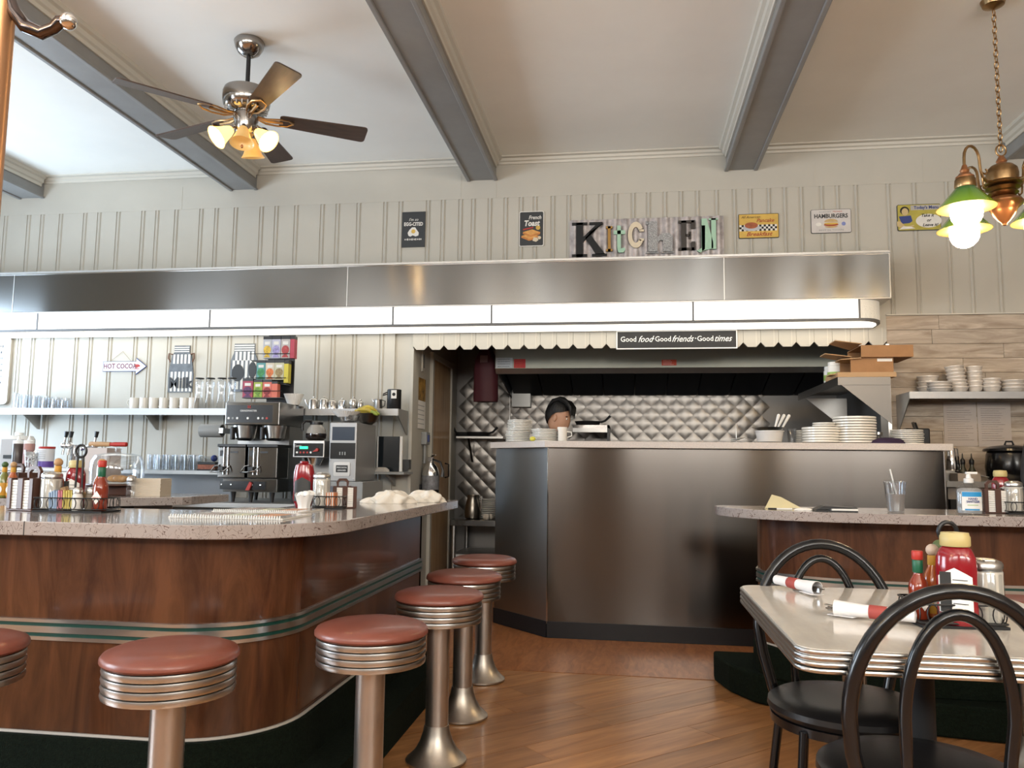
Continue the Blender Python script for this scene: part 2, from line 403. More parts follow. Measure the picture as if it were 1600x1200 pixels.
# kitchen shell
kl=struct(MB().box(XO0-.1,XO0,YW+.16,YK,0,2.75),'wall_kitchen_left',CREAM)
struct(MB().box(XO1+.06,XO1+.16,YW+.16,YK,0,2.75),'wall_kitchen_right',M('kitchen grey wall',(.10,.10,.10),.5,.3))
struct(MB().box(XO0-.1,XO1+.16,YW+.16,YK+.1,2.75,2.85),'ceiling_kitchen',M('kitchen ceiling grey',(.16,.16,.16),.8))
kb=struct(MB().box(XO0-.1,XO1+.16,YK,YK+.1,0,2.75),'wall_kitchen_back',M('steel backing',(.20,.19,.18),.45,.8))
# quilted steel tiles: pillowed diamonds, each a piece
dw,dh=.168,.168
QUILT=M('quilted steel',(.19,.178,.165),.32,1)
def quilt_tile():
    n=6; a,b=dw/2-.0022,dh/2-.0022; vs=[]; fs=[]
    for j in range(n+1):
        for i in range(n+1):
            p,q=2*i/n-1,2*j/n-1
            vs.append(((p-q)/2*a,-.003-.0048*((1-p*p)*(1-q*q))**.6,(p+q)/2*b))
    for j in range(n):
        for i in range(n): fs.append((j*(n+1)+i,j*(n+1)+i+1,(j+1)*(n+1)+i+1,(j+1)*(n+1)+i))
    return MB().add(vs,fs,0,True).mesh('tile')
qt=quilt_tile(); qt.materials.append(QUILT)
for j in range(-4,24):
    for i in range(-1,27):
        x=XO0+.02+(i+(.5 if j%2 else 0))*dw; zz=.55+j*dh/2
        if not (XO0+.06<x<XO1-.1): continue
        if zz>2.12 or zz<.62: continue
        if x>-1.0 and zz<1.28: continue
        if x>1.35: continue
        share(qt,'tile',kb,(x,YK-.001,zz))
# door in the kitchen's left wall
ya,yb=atx(673,650,XO0).y, atx(701,650,XO0).y
ztop=atx(673,560,XO0).z
d1=thing('door_1',None,None,(0,0,0)); d1['kind']='structure'; d1['label']='tan wooden door seen edge on inside the kitchen passage'
MB().box(XO0-.02,XO0+.012,ya,yb,.01,ztop).build('leaf',TANDOOR,d1)
for yy in (ya-.06,yb): MB().box(XO0-.02,XO0+.03,yy,yy+.06,0,ztop+.06).build('casing',CREAM,d1,bevel=.006)
MB().box(XO0-.02,XO0+.03,ya,yb,ztop,ztop+.06).build('casing',CREAM,d1,bevel=.006)
hz=atx(696,735,XO0); MB().tube([(XO0+.012,hz.y-.08,hz.z-.07),(XO0+.05,hz.y-.08,hz.z-.06),(XO0+.05,hz.y-.08,hz.z+.06),(XO0+.012,hz.y-.08,hz.z+.07)],.008,6).build('handle',BLACK,d1)
# corner boards at the opening edges
struct(MB().box(XO0-.012,XO0+.014,YW-.012,YW+.17,0,2.17),'trim_30',CREAM)['label']='cream corner board at the kitchen passage'
struct(MB().box(XO1-.014,XO1+.012,YW-.012,YW+.17,0,2.17),'trim_31',STEELP)['label']='steel corner strip beside the whitewashed planks'

# ---------------------------------------------------------------- scalloped valance over the pass
va=thing('scalloped_valance','cream scalloped board valance across the top of the kitchen opening','valance',(0,YW,0))
n=28; x0=XO0; dx=(XO1-XO0)/n; zb=2.158; zt=2.30
for i in range(n):
    a,b=x0+i*dx,x0+(i+1)*dx; c=.036
    MB().prism([(a+.001,zt),(a+.001,zb+c),(a+c*.95,zb),(b-c*.95,zb),(b-.001,zb+c),(b-.001,zt)],-.004,.016,'y').build('valance_board',CREAM,va)
    MB().box(a+.098,a+.104,-.006,-.003,zb+.01,zt).build('bead',TRIMW,va)

# ---------------------------------------------------------------- steel light canopy along the wall
YH=6.167
cn=thing('light_canopy','long brushed steel canopy with a backlit white light band under it','light fixture',(0,0,0))
xr=gx(1391,430,YH); zt,zb=2.812,2.472
seams=[XL+.02,gx(22,450,YH),gx(543,450,YH),gx(1132,440,YH),xr]
for a,b in zip(seams[:-1],seams[1:]):
    MB().box(a+.002,b-.002,YH,YH+.012,zb,zt).build('steel_panel',STEEL,cn,bevel=.002)
    MB().box(b-.006,b+.002,YH-.002,YH,zb,zt).build('seam_strip',STEELS,cn)
MB().box(XL+.02,xr,YH-.012,YW-.005,zt-.004,zt+.012).build('top_plate',STEELS,cn)
MB().box(XL+.02,xr,YH-.006,YH,zt-.012,zt-.006).build('top_lip',CHROME,cn)
MB().box(xr-.012,xr,YH+.012,YW-.005,zb,zt).build('end_plate',STEELD,cn)
MB().box(XL+.02,xr,YH-.006,YW-.005,zb-.012,zb).build('soffit_plate',STEELS,cn,bevel=.003)
zl=2.318
LENS=lit('lit diffuser',(1,.97,.92),1.0)
LENSD=M('frosted diffuser',(.75,.72,.64),.35,bump=.6,bs=120,emis=.12)
xc=gx(1343,490,YH); xe=gx(1386,490,YH); rad=(xe-xc)
divs=[XL+.02]+[gx(p,495,YH) for p in (59,328,614,768,1083)]+[xc]
for a,b in zip(divs[:-1],divs[1:]):
    MB().box(a+.006,b-.006,YH+.002,YH+.008,zl,zb-.012).build('diffuser',LENS,cn)
    MB().box(b-.007,b+.007,YH-.004,YH+.004,zl,zb-.012).build('divider',M('frame grey',(.14,.14,.14),.5),cn)
arc=[(xc+rad*math.sin(t),YH+rad-rad*math.cos(t)) for t in [PI/2*i/8 for i in range(9)]]
MB().prism(arc+[(xe,YW-.01),(xe-.01,YW-.01)]+[(xc+(rad-.01)*math.sin(t),YH+rad-(rad-.01)*math.cos(t)) for t in [PI/2*i/8 for i in range(8,-1,-1)]],zl,zb-.012,'z').build('corner_diffuser',LENSD,cn)
frame=[(XL+.02,YH-.008)]+[(x,y-.008 if i<4 else y) for i,(x,y) in enumerate(arc)]+[(xe+.006,YW-.006),(XL+.02,YW-.006)]
MB().prism(frame,zl-.018,zl,'z').build('bottom_frame',M('frame grey',(.14,.14,.14),.5),cn)
inner=[(XL+.05,YH+.03)]+[(x-.02,y+.03) for x,y in arc]+[(xe-.02,YW-.04),(XL+.05,YW-.04)]
MB().prism(inner,zl-.024,zl-.012,'z').build('under_diffuser',lit('lit under diffuser',(1,.93,.80),1.3),cn)
# ================================================================ COUNTERS
ZT=.997; EDGE=.046
def lpath(d, yend, cx=-1.5, cy=2.84, r=.34, xl=-6.2, n=14, xend=None):
    p=[(xl,cy-r-d)]+[(cx+(r+d)*math.cos(t),cy+(r+d)*math.sin(t)) for t in [-PI/2+PI/2*i/n for i in range(n+1)]]
    return p+[((xend if xend is not None else cx+r+d),yend)]
def ribbon(p, q): return p+q[::-1]
YE=4.5
lc=thing('lunch_counter','curved wooden lunch counter base with chrome and green bands','counter',(0,0,0))
MB().prism(ribbon(lpath(0,YE),lpath(-.03,YE)),.302,ZT-EDGE,'z',sm=True).build('wood_panel',WOODP,lc)
MB().prism([(-1.56,YE-.03),(-1.16,YE-.03),(-1.16,YE),(-1.56,YE)],.302,ZT-EDGE,'z').build('end_panel',WOODP,lc)
MB().prism(ribbon(lpath(-.38,YE),lpath(-.40,YE)),.302,ZT-EDGE,'z').build('inner_panel',WOODP,lc)
def bands(paths, parent, off):
    for z0,z1,mt,d in ((.659,.670,CHROME,.010),(.646,.660,GREEN,.005),(.626,.647,CHROME,.009),(.613,.627,GREEN,.005),(.602,.614,CHROME,.010)):
        paths(d,z0,z1).build('chrome_band' if mt is CHROME else 'green_stripe',STEELP if mt is CHROME else mt,parent)
bands(lambda d,z0,z1: MB().prism(ribbon(lpath(d,YE),lpath(.001,YE)),z0,z1,'z',sm=True),lc,0)
MB().tube([(x,y,.304) for x,y in lpath(.006,YE)],.007,6).build('base_moulding',M('pale cord',(.45,.42,.38),.5),lc)
lt=MB()
outer=lpath(0,4.56,-1.45,2.87,.45,xend=-.965)
innr=[(-6.2,3.2),(-1.72,3.2)]+[(-1.72+.16*math.sin(t),3.36-.16*math.cos(t)) for t in [PI/2*i/6 for i in range(1,7)]]+[(-1.56,4.56)]
lt.prism(ribbon(outer,innr),ZT-EDGE,ZT,'z',sm=True)
o=tag(lt.build('countertop',LAM,None,bevel=.003),'glossy pinkish laminate countertop curving over the left wooden counter','countertop')
sx=gx(38,818,2.42); MB().box(sx-.001,sx+.001,2.4185,2.421,ZT-EDGE,ZT).build('edge_seam',BLACKM,o)
st=thing('carpeted_step','dark green carpeted foot step around the left lunch counter','step',(0,0,0))
MB().prism(ribbon(lpath(.17,YE+.03),lpath(-.4,YE+.03)),.001,.15,'z',sm=True).build('lower_tier',CARPET,st,bevel=.012)
MB().prism(ribbon(lpath(.03,YE+.01),lpath(-.4,YE+.01)),.149,.302,'z',sm=True).build('upper_tier',CARPET,st,bevel=.008)

# right counter
rc=thing('lunch_counter','curved wooden lunch counter base behind the dining table','counter',(0,0,0))
def rpath(d):
    base=[(.72,4.62),(.69,4.50),(.70,4.40),(.76,4.30),(.86,4.22),(1.0,4.155),(1.2,4.11),(1.45,4.085),(4.85,4.085)]
    out=[]
    for i,p in enumerate(base):
        a=Vector(base[max(i-1,0)]); b=Vector(base[min(i+1,len(base)-1)]); t=(b-a).normalized(); nrm=Vector((t.y,-t.x))
        out.append((p[0]-nrm.x*-d if False else p[0]+nrm.x*d, p[1]+nrm.y*d))
    return out
MB().prism(ribbon(rpath(0),rpath(-.03)),.302,ZT-EDGE,'z',sm=True).build('wood_panel',WOODP,rc)
MB().box(.74,4.85,4.60,4.63,.303,ZT-EDGE).build('back_panel',WOODP,rc)
bands(lambda d,z0,z1: MB().prism(ribbon(rpath(d),rpath(.001)),z0,z1,'z',sm=True),rc,0)
MB().tube([(x,y,.304) for x,y in rpath(.006)],.007,6).build('base_moulding',MATS['pale cord'],rc)
tp=[(.49,4.52),(.465,4.44),(.475,4.34),(.53,4.22),(.62,4.10),(.75,4.02),(.95,3.955),(1.25,3.92),(1.6,3.91),(4.85,3.91),(4.85,4.52)]
tag(MB().prism(tp,ZT-EDGE,ZT,'z',sm=True).build('countertop',LAM,None,bevel=.003),'laminate countertop with a rounded end before the steel pass counter','countertop')
st2=thing('carpeted_step','dark green carpeted step under the counter behind the dining table','step',(0,0,0))
MB().prism([(.49,4.87),(.485,4.78),(.54,4.56),(.64,4.38),(.78,4.27),(1.0,4.12),(1.3,4.0),(1.7,3.93),(4.85,3.92),(4.85,4.87)],.0031,.15,'z',sm=True).build('lower_tier',CARPET,st2,bevel=.012)
MB().prism(rpath(.03)+[(4.85,4.66),(.74,4.66)],.149,.302,'z',sm=True).build('upper_tier',CARPET,st2,bevel=.008)

# second counter run behind the left one (service side)
p=atz(305,777,ZT); q=atz(180,800,ZT)
ic=thing('service_counter','laminate service counter behind the left lunch counter holding the cake dome','counter',(0,0,0))
yb2=4.42; x1=gx(305,780,4.40)
MB().prism([(-6.2,3.72),(x1-.55,3.80),(x1-.02,4.30),(x1,4.36),(x1,4.80),(-6.2,4.80)],ZT-EDGE,ZT,'z').build('countertop',LAM,ic,bevel=.003)
MB().box(-6.2,x1-.35,4.35,4.75,0.004,ZT-EDGE).build('cabinet_body',GREYP,ic)

# steel pass counter
pc=thing('pass_counter','large brushed steel pass counter body with an angled left corner','counter',(0,0,0))
body=[(-1.01,6.19),(-.56,5.73),(2.10,5.73),(2.10,6.46),(-1.01,6.46)]
ZP=1.330
def slab(a,b,z0,z1,t,mt,name,ex=0):
    a=Vector(a); b=Vector(b); d=(b-a).normalized(); n=Vector((d.y,-d.x))
    pts=[a,b,b+n*t,a+n*t]; return MB().prism([(v.x,v.y) for v in pts],z0,z1,'z').build(name,mt,pc)
MB().prism([(-1.0,6.2),(-.556,5.745),(2.085,5.745),(2.085,6.46),(-1.0,6.46)],.004,ZP,'z').build('core',STEELD,pc)
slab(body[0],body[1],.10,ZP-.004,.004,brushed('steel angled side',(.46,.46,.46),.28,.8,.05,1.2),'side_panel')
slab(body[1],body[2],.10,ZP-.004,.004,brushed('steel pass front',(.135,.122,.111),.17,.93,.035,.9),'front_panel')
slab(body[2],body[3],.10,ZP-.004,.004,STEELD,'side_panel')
MB().tube([(-.561,5.727,.1),(-.561,5.727,ZP)],.005,6).build('corner_strip',CHROME,pc)
slab(body[0],body[1],.004,.115,.012,RUBBER,'baseboard'); slab(body[1],body[2],.004,.115,.012,RUBBER,'baseboard')
MB().tube([(2.098,5.727,.1),(2.098,5.727,ZP)],.005,6).build('corner_strip',CHROME,pc)
tag(MB().prism([(-1.055,6.165),(-.58,5.675),(2.14,5.675),(2.14,6.49),(-1.055,6.49)],ZP,ZP+.046,'z').build('countertop',LAMP,None,bevel=.003),'pale speckled top of the steel pass counter carrying plate stacks','countertop')
ZPT=ZP+.0465

# ================================================================ STOOLS
def make_stool(loc, label):
    t=thing('bar_stool',label,'stool',loc,0,'round rust vinyl bar stools')
    MB().lathe([(.158,.640),(.176,.642),(.184,.650),(.184,.660),(.177,.670),(.150,.680),(.09,.685),(0,.686)],40).build('seat_cushion',VINYLSEAT,t)
    pr=[(.05,.551)]
    for i in range(4):
        z=.555+i*.0215; pr+=[(.168,z),(.176,z+.002),(.178,z+.0105),(.176,z+.0195),(.170,z+.021)]
    pr+=[(.175,.642),(.172,.645)]
    MB().lathe(pr,40).build('chrome_ring',STEELP,t)
    MB().lathe([(.047,.10),(.047,.556)],24).build('column',M('satin aluminium',(.52,.49,.46),.36,1,var=.05,vs=10),t)
    MB().lathe([(.118,0),(.124,.004),(.124,.012),(.112,.022),(.088,.045),(.068,.080),(.056,.115),(.050,.145)],28).build('base_flare',M('worn aluminium',(.50,.46,.41),.38,1,var=.18,vs=14),t)
    return t
ST=[(-1.275,2.165,'rust vinyl bar stool standing alone before the long face of the left counter'),
    (-1.93,2.14,'rust vinyl bar stool cut by the left picture edge'),
    (-.83,2.60,'rust vinyl bar stool at the curved corner of the left counter'),
    (-.772,3.31,'rust vinyl bar stool with flared base nearest the corner stool, first of the back three'),
    (-.785,3.89,'middle bar stool of the three receding along the counter side'),
    (-.805,4.56,'farthest rust vinyl bar stool beside the steel pass counter corner')]
stool=None
for x,y,l in ST:
    if stool is None: stool=make_stool((x,y,.001),l)
    else: dup(stool,(x,y,.001),0,l)
a=atz(1292,915,.655); b=atz(1568,934,.655)
dup(stool,(a.x,3.58,.001),0,'rust vinyl bar stool behind the dining table, seen through the chair arch')
dup(stool,(b.x,3.58,.001),0,'rust vinyl bar stool at the right edge behind the sugar pourer')
# ================================================================ CEILING FAN
fc=Vector((-2.312,4.44,0))
fan=thing('ceiling_fan','five-blade ceiling fan with amber glass lamps on a dark rod','ceiling fan',(fc.x,fc.y,0))
MB().lathe([(.085,ZC),(.092,ZC-.012),(.085,ZC-.045),(.065,ZC-.08),(.035,ZC-.10),(.022,ZC-.105)][::-1],24).build('canopy',DKCHROME,fan)
MB().lathe([(.013,3.47),(.013,3.70)],12).build('downrod',BLACKM,fan)
MB().lathe([(.06,3.335),(.11,3.345),(.135,3.375),(.142,3.41),(.142,3.455),(.135,3.475),(.05,3.485),(.016,3.50)],32).build('motor_housing',DKCHROME,fan)
for k in range(24):
    a=2*PI*k/24; MB().box(.075,.128,-.004,.004,3.345,3.372,T=Matrix.Rotation(a,4,'Z')).build('vent_fin',STEELP,fan)
MB().lathe([(.05,3.20),(.062,3.215),(.066,3.26),(.075,3.29),(.07,3.335)],24).build('switch_housing',DKCHROME,fan)
def blade_mesh():
    m=MB(); pts=rrect(.20,.74,-.075,.075,.025); T=Matrix.Translation((0,0,3.318)) @ Matrix.Rotation(R(-12),4,'X')
    m.prism([(x, y*(.72+.34*(x-.2)/.54)) for x,y in pts],-.004,.004,'z',0,T); return m
def iron_mesh():
    m=MB()
    for s in (-1,1): m.tube([(.06,s*.012,3.315),(.12,s*.035,3.300),(.19,s*.05,3.304),(.25,s*.042,3.309),(.285,0,3.311)],.006,6)
    m.tube([(.06,0,3.318),(.13,0,3.302),(.22,0,3.308)],.010,6); return m
for deg in (30,97,160,225,314):
    r=(0,0,R(deg))
    MB.build(iron_mesh(),'blade_iron',BRASS,fan,rot=r); MB.build(blade_mesh(),'blade',BLADE,fan,rot=r)
AMBER=M('amber glass lit',(1,.62,.18),.3,emis=2.2,ecol=(1,.55,.12)); AMBERO=M('amber glass faint glow',(.55,.36,.14),.3,emis=.25,ecol=(.9,.5,.15))  # shades without a bulb have a faint glow put into their glass
GLOW=lit('lit bulb',(1,.78,.45),60)
for deg,on in ((228,True),(350,True),(90,False),(290,False)):
    t=R(deg); d=Vector((math.cos(t),math.sin(t),0)); c=d*.085
    T=Matrix.Translation((c.x,c.y,3.205)) @ Matrix.Rotation(t,4,'Z') @ Matrix.Rotation(R(-50 if on else -16),4,'Y')
    MB().tube([(d.x*.04,d.y*.04,3.235),(d.x*.075,d.y*.075,3.225),(d.x*.09,d.y*.09,3.20)],.012,8).build('lamp_arm',DKCHROME,fan)
    sh=MB().lathe([(.022,0),(.026,-.006),(.036,-.03),(.045,-.06),(.058,-.095),(.072,-.115),(.069,-.114),(.054,-.092),(.040,-.058),(.030,-.028)],24,T=T).build('lamp_shade',AMBER if on else AMBERO,fan)
    if on:
        MB().ball((0,0,-.075),.034,14,sz=(1,1,1.25),T=T).build('bulb',GLOW,sh)
for dx in (-.01,.012):
    MB().tube([(dx,-.05,3.21),(dx,-.055,3.11)],.0015,5).build('pull_chain',BRASS,fan); MB().ball((dx,-.055,3.10),.008,8,sz=(1,1,1.6)).build('pull_knob',COPPER,fan)

# ================================================================ CHANDELIER
CX,CY=2.02,4.54
ch=thing('chandelier','brass chandelier with green cone shades and round bulbs hanging by a chain','chandelier',(CX,CY,0))
MB().lathe([(.01,ZC-.05),(.055,ZC-.03),(.065,ZC)],20).build('ceiling_rose',BRASS,ch)
z=ZC-.05; k=0
cl=MB()
while z>2.965:
    T=Matrix.Translation((0,0,z-.02)) @ Matrix.Rotation(R(90*(k%2)+35),4,'Z')
    pts=[(.011*math.cos(t),0,.021*math.sin(t)) for t in [2*PI*i/12 for i in range(12)]]
    MB().tube(pts,.0032,5,closed=True,T=T).build('chain_link',BRASS,ch); z-=.034; k+=1
MB().tube([(.026*math.cos(t),0,2.937+.032*math.sin(t)) for t in [2*PI*i/16 for i in range(16)]],.0045,6,closed=True).build('hanging_ring',BRASS,ch)
MB().lathe([(.012,2.905),(.018,2.895),(.028,2.875),(.024,2.868),(.03,2.858),(.04,2.845)][::-1],18).build('top_finial',COPPER,ch)
MB().lathe([(.05,2.735),(.09,2.74),(.095,2.745),(.085,2.752),(.077,2.76),(.080,2.80),(.074,2.83),(.055,2.85),(.03,2.86)],28).build('body',BRASS,ch)
MB().lathe([(.04,2.675),(.06,2.68),(.075,2.695),(.06,2.71),(.085,2.722),(.05,2.737)],28).build('collar',BRASS,ch)
MB().lathe([(.0,2.515),(.012,2.52),(.014,2.53),(.03,2.545),(.052,2.575),(.062,2.595),(.066,2.605),(.092,2.632),(.095,2.645),(.085,2.66),(.055,2.675),(.03,2.68)],28).build('bowl_drop',COPPER,ch)
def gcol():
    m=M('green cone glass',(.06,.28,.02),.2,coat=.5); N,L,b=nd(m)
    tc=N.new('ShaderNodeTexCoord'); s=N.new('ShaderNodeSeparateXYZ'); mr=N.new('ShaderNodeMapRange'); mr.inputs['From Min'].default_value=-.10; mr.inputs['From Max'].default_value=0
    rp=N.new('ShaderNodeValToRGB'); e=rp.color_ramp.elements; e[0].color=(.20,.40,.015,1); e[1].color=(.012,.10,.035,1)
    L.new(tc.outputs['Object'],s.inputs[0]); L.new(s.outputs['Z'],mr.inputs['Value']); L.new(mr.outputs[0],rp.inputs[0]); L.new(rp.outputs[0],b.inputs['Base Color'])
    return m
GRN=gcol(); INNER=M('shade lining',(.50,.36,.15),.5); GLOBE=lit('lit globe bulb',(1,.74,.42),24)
RA=.285
for deg in (210,110,30,300):
    t=R(deg); d=Vector((math.cos(t),math.sin(t),0))
    def P(r,z): return (d.x*r,d.y*r,z)
    pts=[P(.07,2.755),P(.12,2.745),P(.15,2.765),P(.165,2.80),P(.17,2.84)]+[P(.2275+.0575*math.cos(a),2.85+.075*math.sin(a)) for a in [PI-PI*i/8 for i in range(9)]]+[P(RA,2.80)]
    ar=MB().tube(pts,.0075,8).build('arm',BRASS,ch)
    MB().tube([P(.16,2.79),P(.13,2.785),P(.115,2.80),P(.125,2.815)],.005,6).build('scroll',BRASS,ar)
    MB().tube([P(.155,2.76),P(.15,2.72),P(.13,2.705),P(.12,2.715)],.005,6).build('scroll',BRASS,ar)
    c=Vector(P(RA,0))
    o=MB().lathe([(.045,0),(.045,.012),(.036,.018),(.028,.03),(.020,.034),(.024,.045),(.018,.055),(.011,.075)],20).build('socket_cap',COPPER,ch,loc=(c.x,c.y,2.735))
    MB().lathe([(.050,0),(.053,.008),(.050,.045),(.046,.052)],24).build('shade_gallery',BRASS,ch,loc=(c.x,c.y,2.685))
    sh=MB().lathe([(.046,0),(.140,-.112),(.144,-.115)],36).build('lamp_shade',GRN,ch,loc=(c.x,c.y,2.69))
    MB().lathe([(.142,-.1155),(.137,-.112),(.044,-.003)],36).build('shade_lining',INNER,sh)
    MB().ball((0,0,-.142),.078,20).build('globe_bulb',GLOBE,sh)

# unseen copies of the fitting, added behind the camera to warm the room light
dup(ch,(-1.9,-.6,0),.4,'added copy of the brass chandelier for warm light behind the camera, by the left windows')
dup(ch,(2.1,-.6,0),.4,'added copy of the brass chandelier for warm light behind the camera, on the darker side')

# ================================================================ COAT STAND at the left picture edge
cs_=thing('coat_stand','coppery coat stand pole with a dark curved chrome hook','coat stand',(-.917,1.0,0))
MB().lathe([(.16,.001),(.16,.02),(.04,.04),(.022,.06),(.022,2.05),(.03,2.07),(0,2.10)],20).build('pole',M('copper pole',(.50,.27,.14),.3,.6),cs_)
hp=[(-12,-30),(14,-8),(22,18),(40,42),(66,52),(84,44),(94,34),(103,34)]
q=[aty(a,b,1.0)-Vector((-.917,1.0,0)) for a,b in hp]; q[0]=Vector((0,0,q[0].z))
MB().tube(q,[.006,.008,.0095,.010,.0095,.0085,.0095,.010],10).build('hook',M('dark hook metal',(.12,.10,.10),.12,1),cs_)
MB().ball(q[-1]+Vector((.004,0,0)),.0125,12).build('hook_tip',CHROME,cs_)

# ================================================================ SIGNS
def scribble(parent,x0,x1,z,h,mt,lay=3,seed=1):
    rd=random.Random(seed); x=x0; m=MB()
    while x<x1:
        wd=rd.uniform(.25,.6)*h; hh=h*rd.uniform(.6,1); m.box(x,min(x+wd,x1),-.0008*lay-.0006,-.0008*lay,z-hh/2,z+hh/2); x+=wd+h*rd.uniform(.18,.5)
    return m.build('small_print',mt,parent)
def rect(x0,x1,z0,z1): return [(x0,z0),(x1,z0),(x1,z1),(x0,z1)]
def sign(name,label,px0,py0,px1,py1,Y=YW-.012,cat='sign'):
    """root at the sign's centre on the wall, returns root, width, height"""
    a=aty(px0,(py0+py1)/2,Y); b=aty(px1,(py0+py1)/2,Y); t=aty((px0+px1)/2,py0,Y); u=aty((px0+px1)/2,py1,Y)
    return thing(name,label,cat,((a.x+b.x)/2,Y,(t.z+u.z)/2)), b.x-a.x, t.z-u.z
def plate(s,poly,mt,th=.008,name='board'): return MB().prism(poly,0,th,'y').build(name,mt,s)
# egg
s,W_,H_=sign('egg_sign','charcoal sign with a fried egg above the steel canopy','sign' and 628,331,664,386)
plate(s,rect(-W_/2,W_/2,-H_/2,H_/2),SIGNK,.01)
text("I'm so",.034,SIGNW,s,(0,-.001,.085),shear=.25); text("EGG-CITED",.042,SIGNW,s,(0,-.001,.045),width=.78,bold=.0014)
flat(s,[(-.042,-.055),(-.05,-.03),(-.035,-.005),(-.012,.018),(.015,.018),(.032,-.008),(.048,-.03),(.045,-.055),(.02,-.063),(-.005,-.052),(-.025,-.063)],SIGNW)
flat(s,circ(.0,-.018,.018,16),SIGNY,2,'yolk'); scribble(s,-.075,.075,-.088,.018,SIGNW,2,4)
# french toast
s,W_,H_=sign('toast_sign','black French toast sign with toast slices and white border',811,330,850,385)
plate(s,rrect(-W_/2,W_/2,-H_/2,H_/2,.015),SIGNW); flat(s,rrect(-W_/2+.007,W_/2-.007,-H_/2+.007,H_/2-.007,.012),SIGNK,1,'panel')
text("French",.045,SIGNW,s,(.028,-.002,.095),shear=.25,bold=.001,width=.85); text("Toast",.066,SIGNW,s,(.0,-.002,.045),shear=.2,bold=.0025,width=.85)
flat(s,[(-.07,.0),(.015,.016),(.015,.006),(-.07,-.012)],RED,2,'ribbon'); flat(s,circ(.055,.008,.019,16),SIGNY,2,'badge')
TOAST=M('toast orange',(.52,.20,.05),.6,var=.25,vs=25); TOASTL=M('toast light',(.66,.33,.09),.6,var=.2,vs=30)
for k in (0,1):
    dz=-.075+k*.032; dx=k*.012
    flat(s,[(-.085+dx,dz),(-.02+dx,dz-.028),(.06+dx,dz-.008),(.062+dx,dz+.012),(-.01+dx,dz+.035),(-.083+dx,dz+.016)],TOAST,3+2*k,'toast_slice'); flat(s,[(-.083+dx,dz+.014),(-.018+dx,dz-.012),(.062+dx,dz+.010),(-.005+dx,dz+.036)],TOASTL,4+2*k,'toast_face')
flat(s,[(.01,-.105),(.04,-.115),(.06,-.10),(.05,-.08),(.02,-.075)],BONE,8,'butter'); flat(s,circ(.068,-.08,.014,12),BONE,8,'butter')
# KITCHEN on corrugated metal
s,W_,H_=sign('kitchen_sign','long corrugated metal sign spelling kitchen in mixed letters',890,341,1131,402,YW-.03)
CORR=M('weathered galvanised',(.40,.37,.37),.45,.6,var=.35,vs=14)
nc=15; pr=[]
for i in range(nc*8+1):
    x=-W_/2+W_*i/(nc*8); pr.append((x,-.006+.006*math.cos(2*PI*i/8)))
MB().prism(pr+[(x,y+.004) for x,y in pr[::-1]],-H_/2,H_/2,'z',sm=True).build('corrugated_sheet',CORR,s)
def lx(px): return (gx(px,372,YW-.03)-s.location.x)
def lz(px,py): return aty(px,py,YW-.03).z-s.location.z
def letter(polys,px0,py0,px1,py1,mt,lab):
    xa,xb=lx(px0),lx(px1); pm=(px0+px1)/2; z1,z0=lz(pm,py0),lz(pm,py1); m=MB()
    for p in polys: m.prism([(xa+(xb-xa)*u,z0+(z1-z0)*v) for u,v in p],-.030,-.014,'y')
    o=m.build('letter',mt,s); o['label']=lab
    return o
def rr(a,b,c,d): return [(a,c),(b,c),(b,d),(a,d)]
letter([rr(.13,.33,0,1),rr(0,.46,0,.07),rr(0,.46,.93,1),[(.33,.42),(.72,.94),(.90,.94),(.33,.58)],rr(.52,.92,.93,1),[(.40,.56),(.54,.66),(1.0,.05),(.72,.05)],rr(.60,1.05,0,.07)],894,349,946,402,BLACKM,'black serif letter K')
letter([rr(.28,.72,0,1),rr(0,1,0,.09),rr(0,1,.91,1)],947,355,957,394,OCHRE,'ochre letter I')
letter([[(.3,.14),(.3,1),(.52,1),(.62,.97),(.62,.14)],rr(0,1,.68,.82),[(.3,.15),(.42,0),(.85,0),(1,.1),(.95,.18),(.62,.15)]],959,354,977,396,MINT,'mint letter t')
cpoly=[(.5+.5*math.cos(a),.5+.5*math.sin(a)) for a in [R(30)+R(300)*i/16 for i in range(17)]]+[(.5+.24*math.cos(a),.5+.30*math.sin(a)) for a in [R(330)-R(300)*i/16 for i in range(17)]]
letter([cpoly,rr(.72,1,.62,.70),rr(.72,1,.27,.36)],981,348,1006,389,BONE,'bone coloured letter C')
SPECK=M('speckled black white',(.30,.30,.30),.6,var=.95,vs=170,blotch=(.62,.62,.62))
letter([rr(.08,.42,.03,1),rr(0,.1,.9,1),[(.42,.30),(.42,.50),(.60,.62),(.85,.62),(.97,.5),(.97,.03),(.62,.03),(.62,.4),(.5,.4)],rr(0,.46,0,.05),rr(.56,1,0,.05)],1009,347,1052,397,SPECK,'speckled letter h')
letter([rr(.16,.45,0,1),rr(0,.9,.92,1),rr(0,.9,0,.08),rr(.74,.96,.72,1),rr(.74,.96,0,.28),rr(.4,.66,.46,.54),rr(.6,.74,.38,.62)],1060,346,1087,392,M('dark brown paint',(.035,.028,.022),.5),'dark brown letter E')
letter([[(.25,.05),(.25,1),(.5,1),(.80,.3),(.80,.12)],rr(.72,.95,.1,1),[(.0,.06),(.18,0),(.40,.1),(.42,.8),(.25,.8),(.24,.14)],rr(.6,1.05,.95,1)],1088,343,1120,396,MINT,'mint letter N')
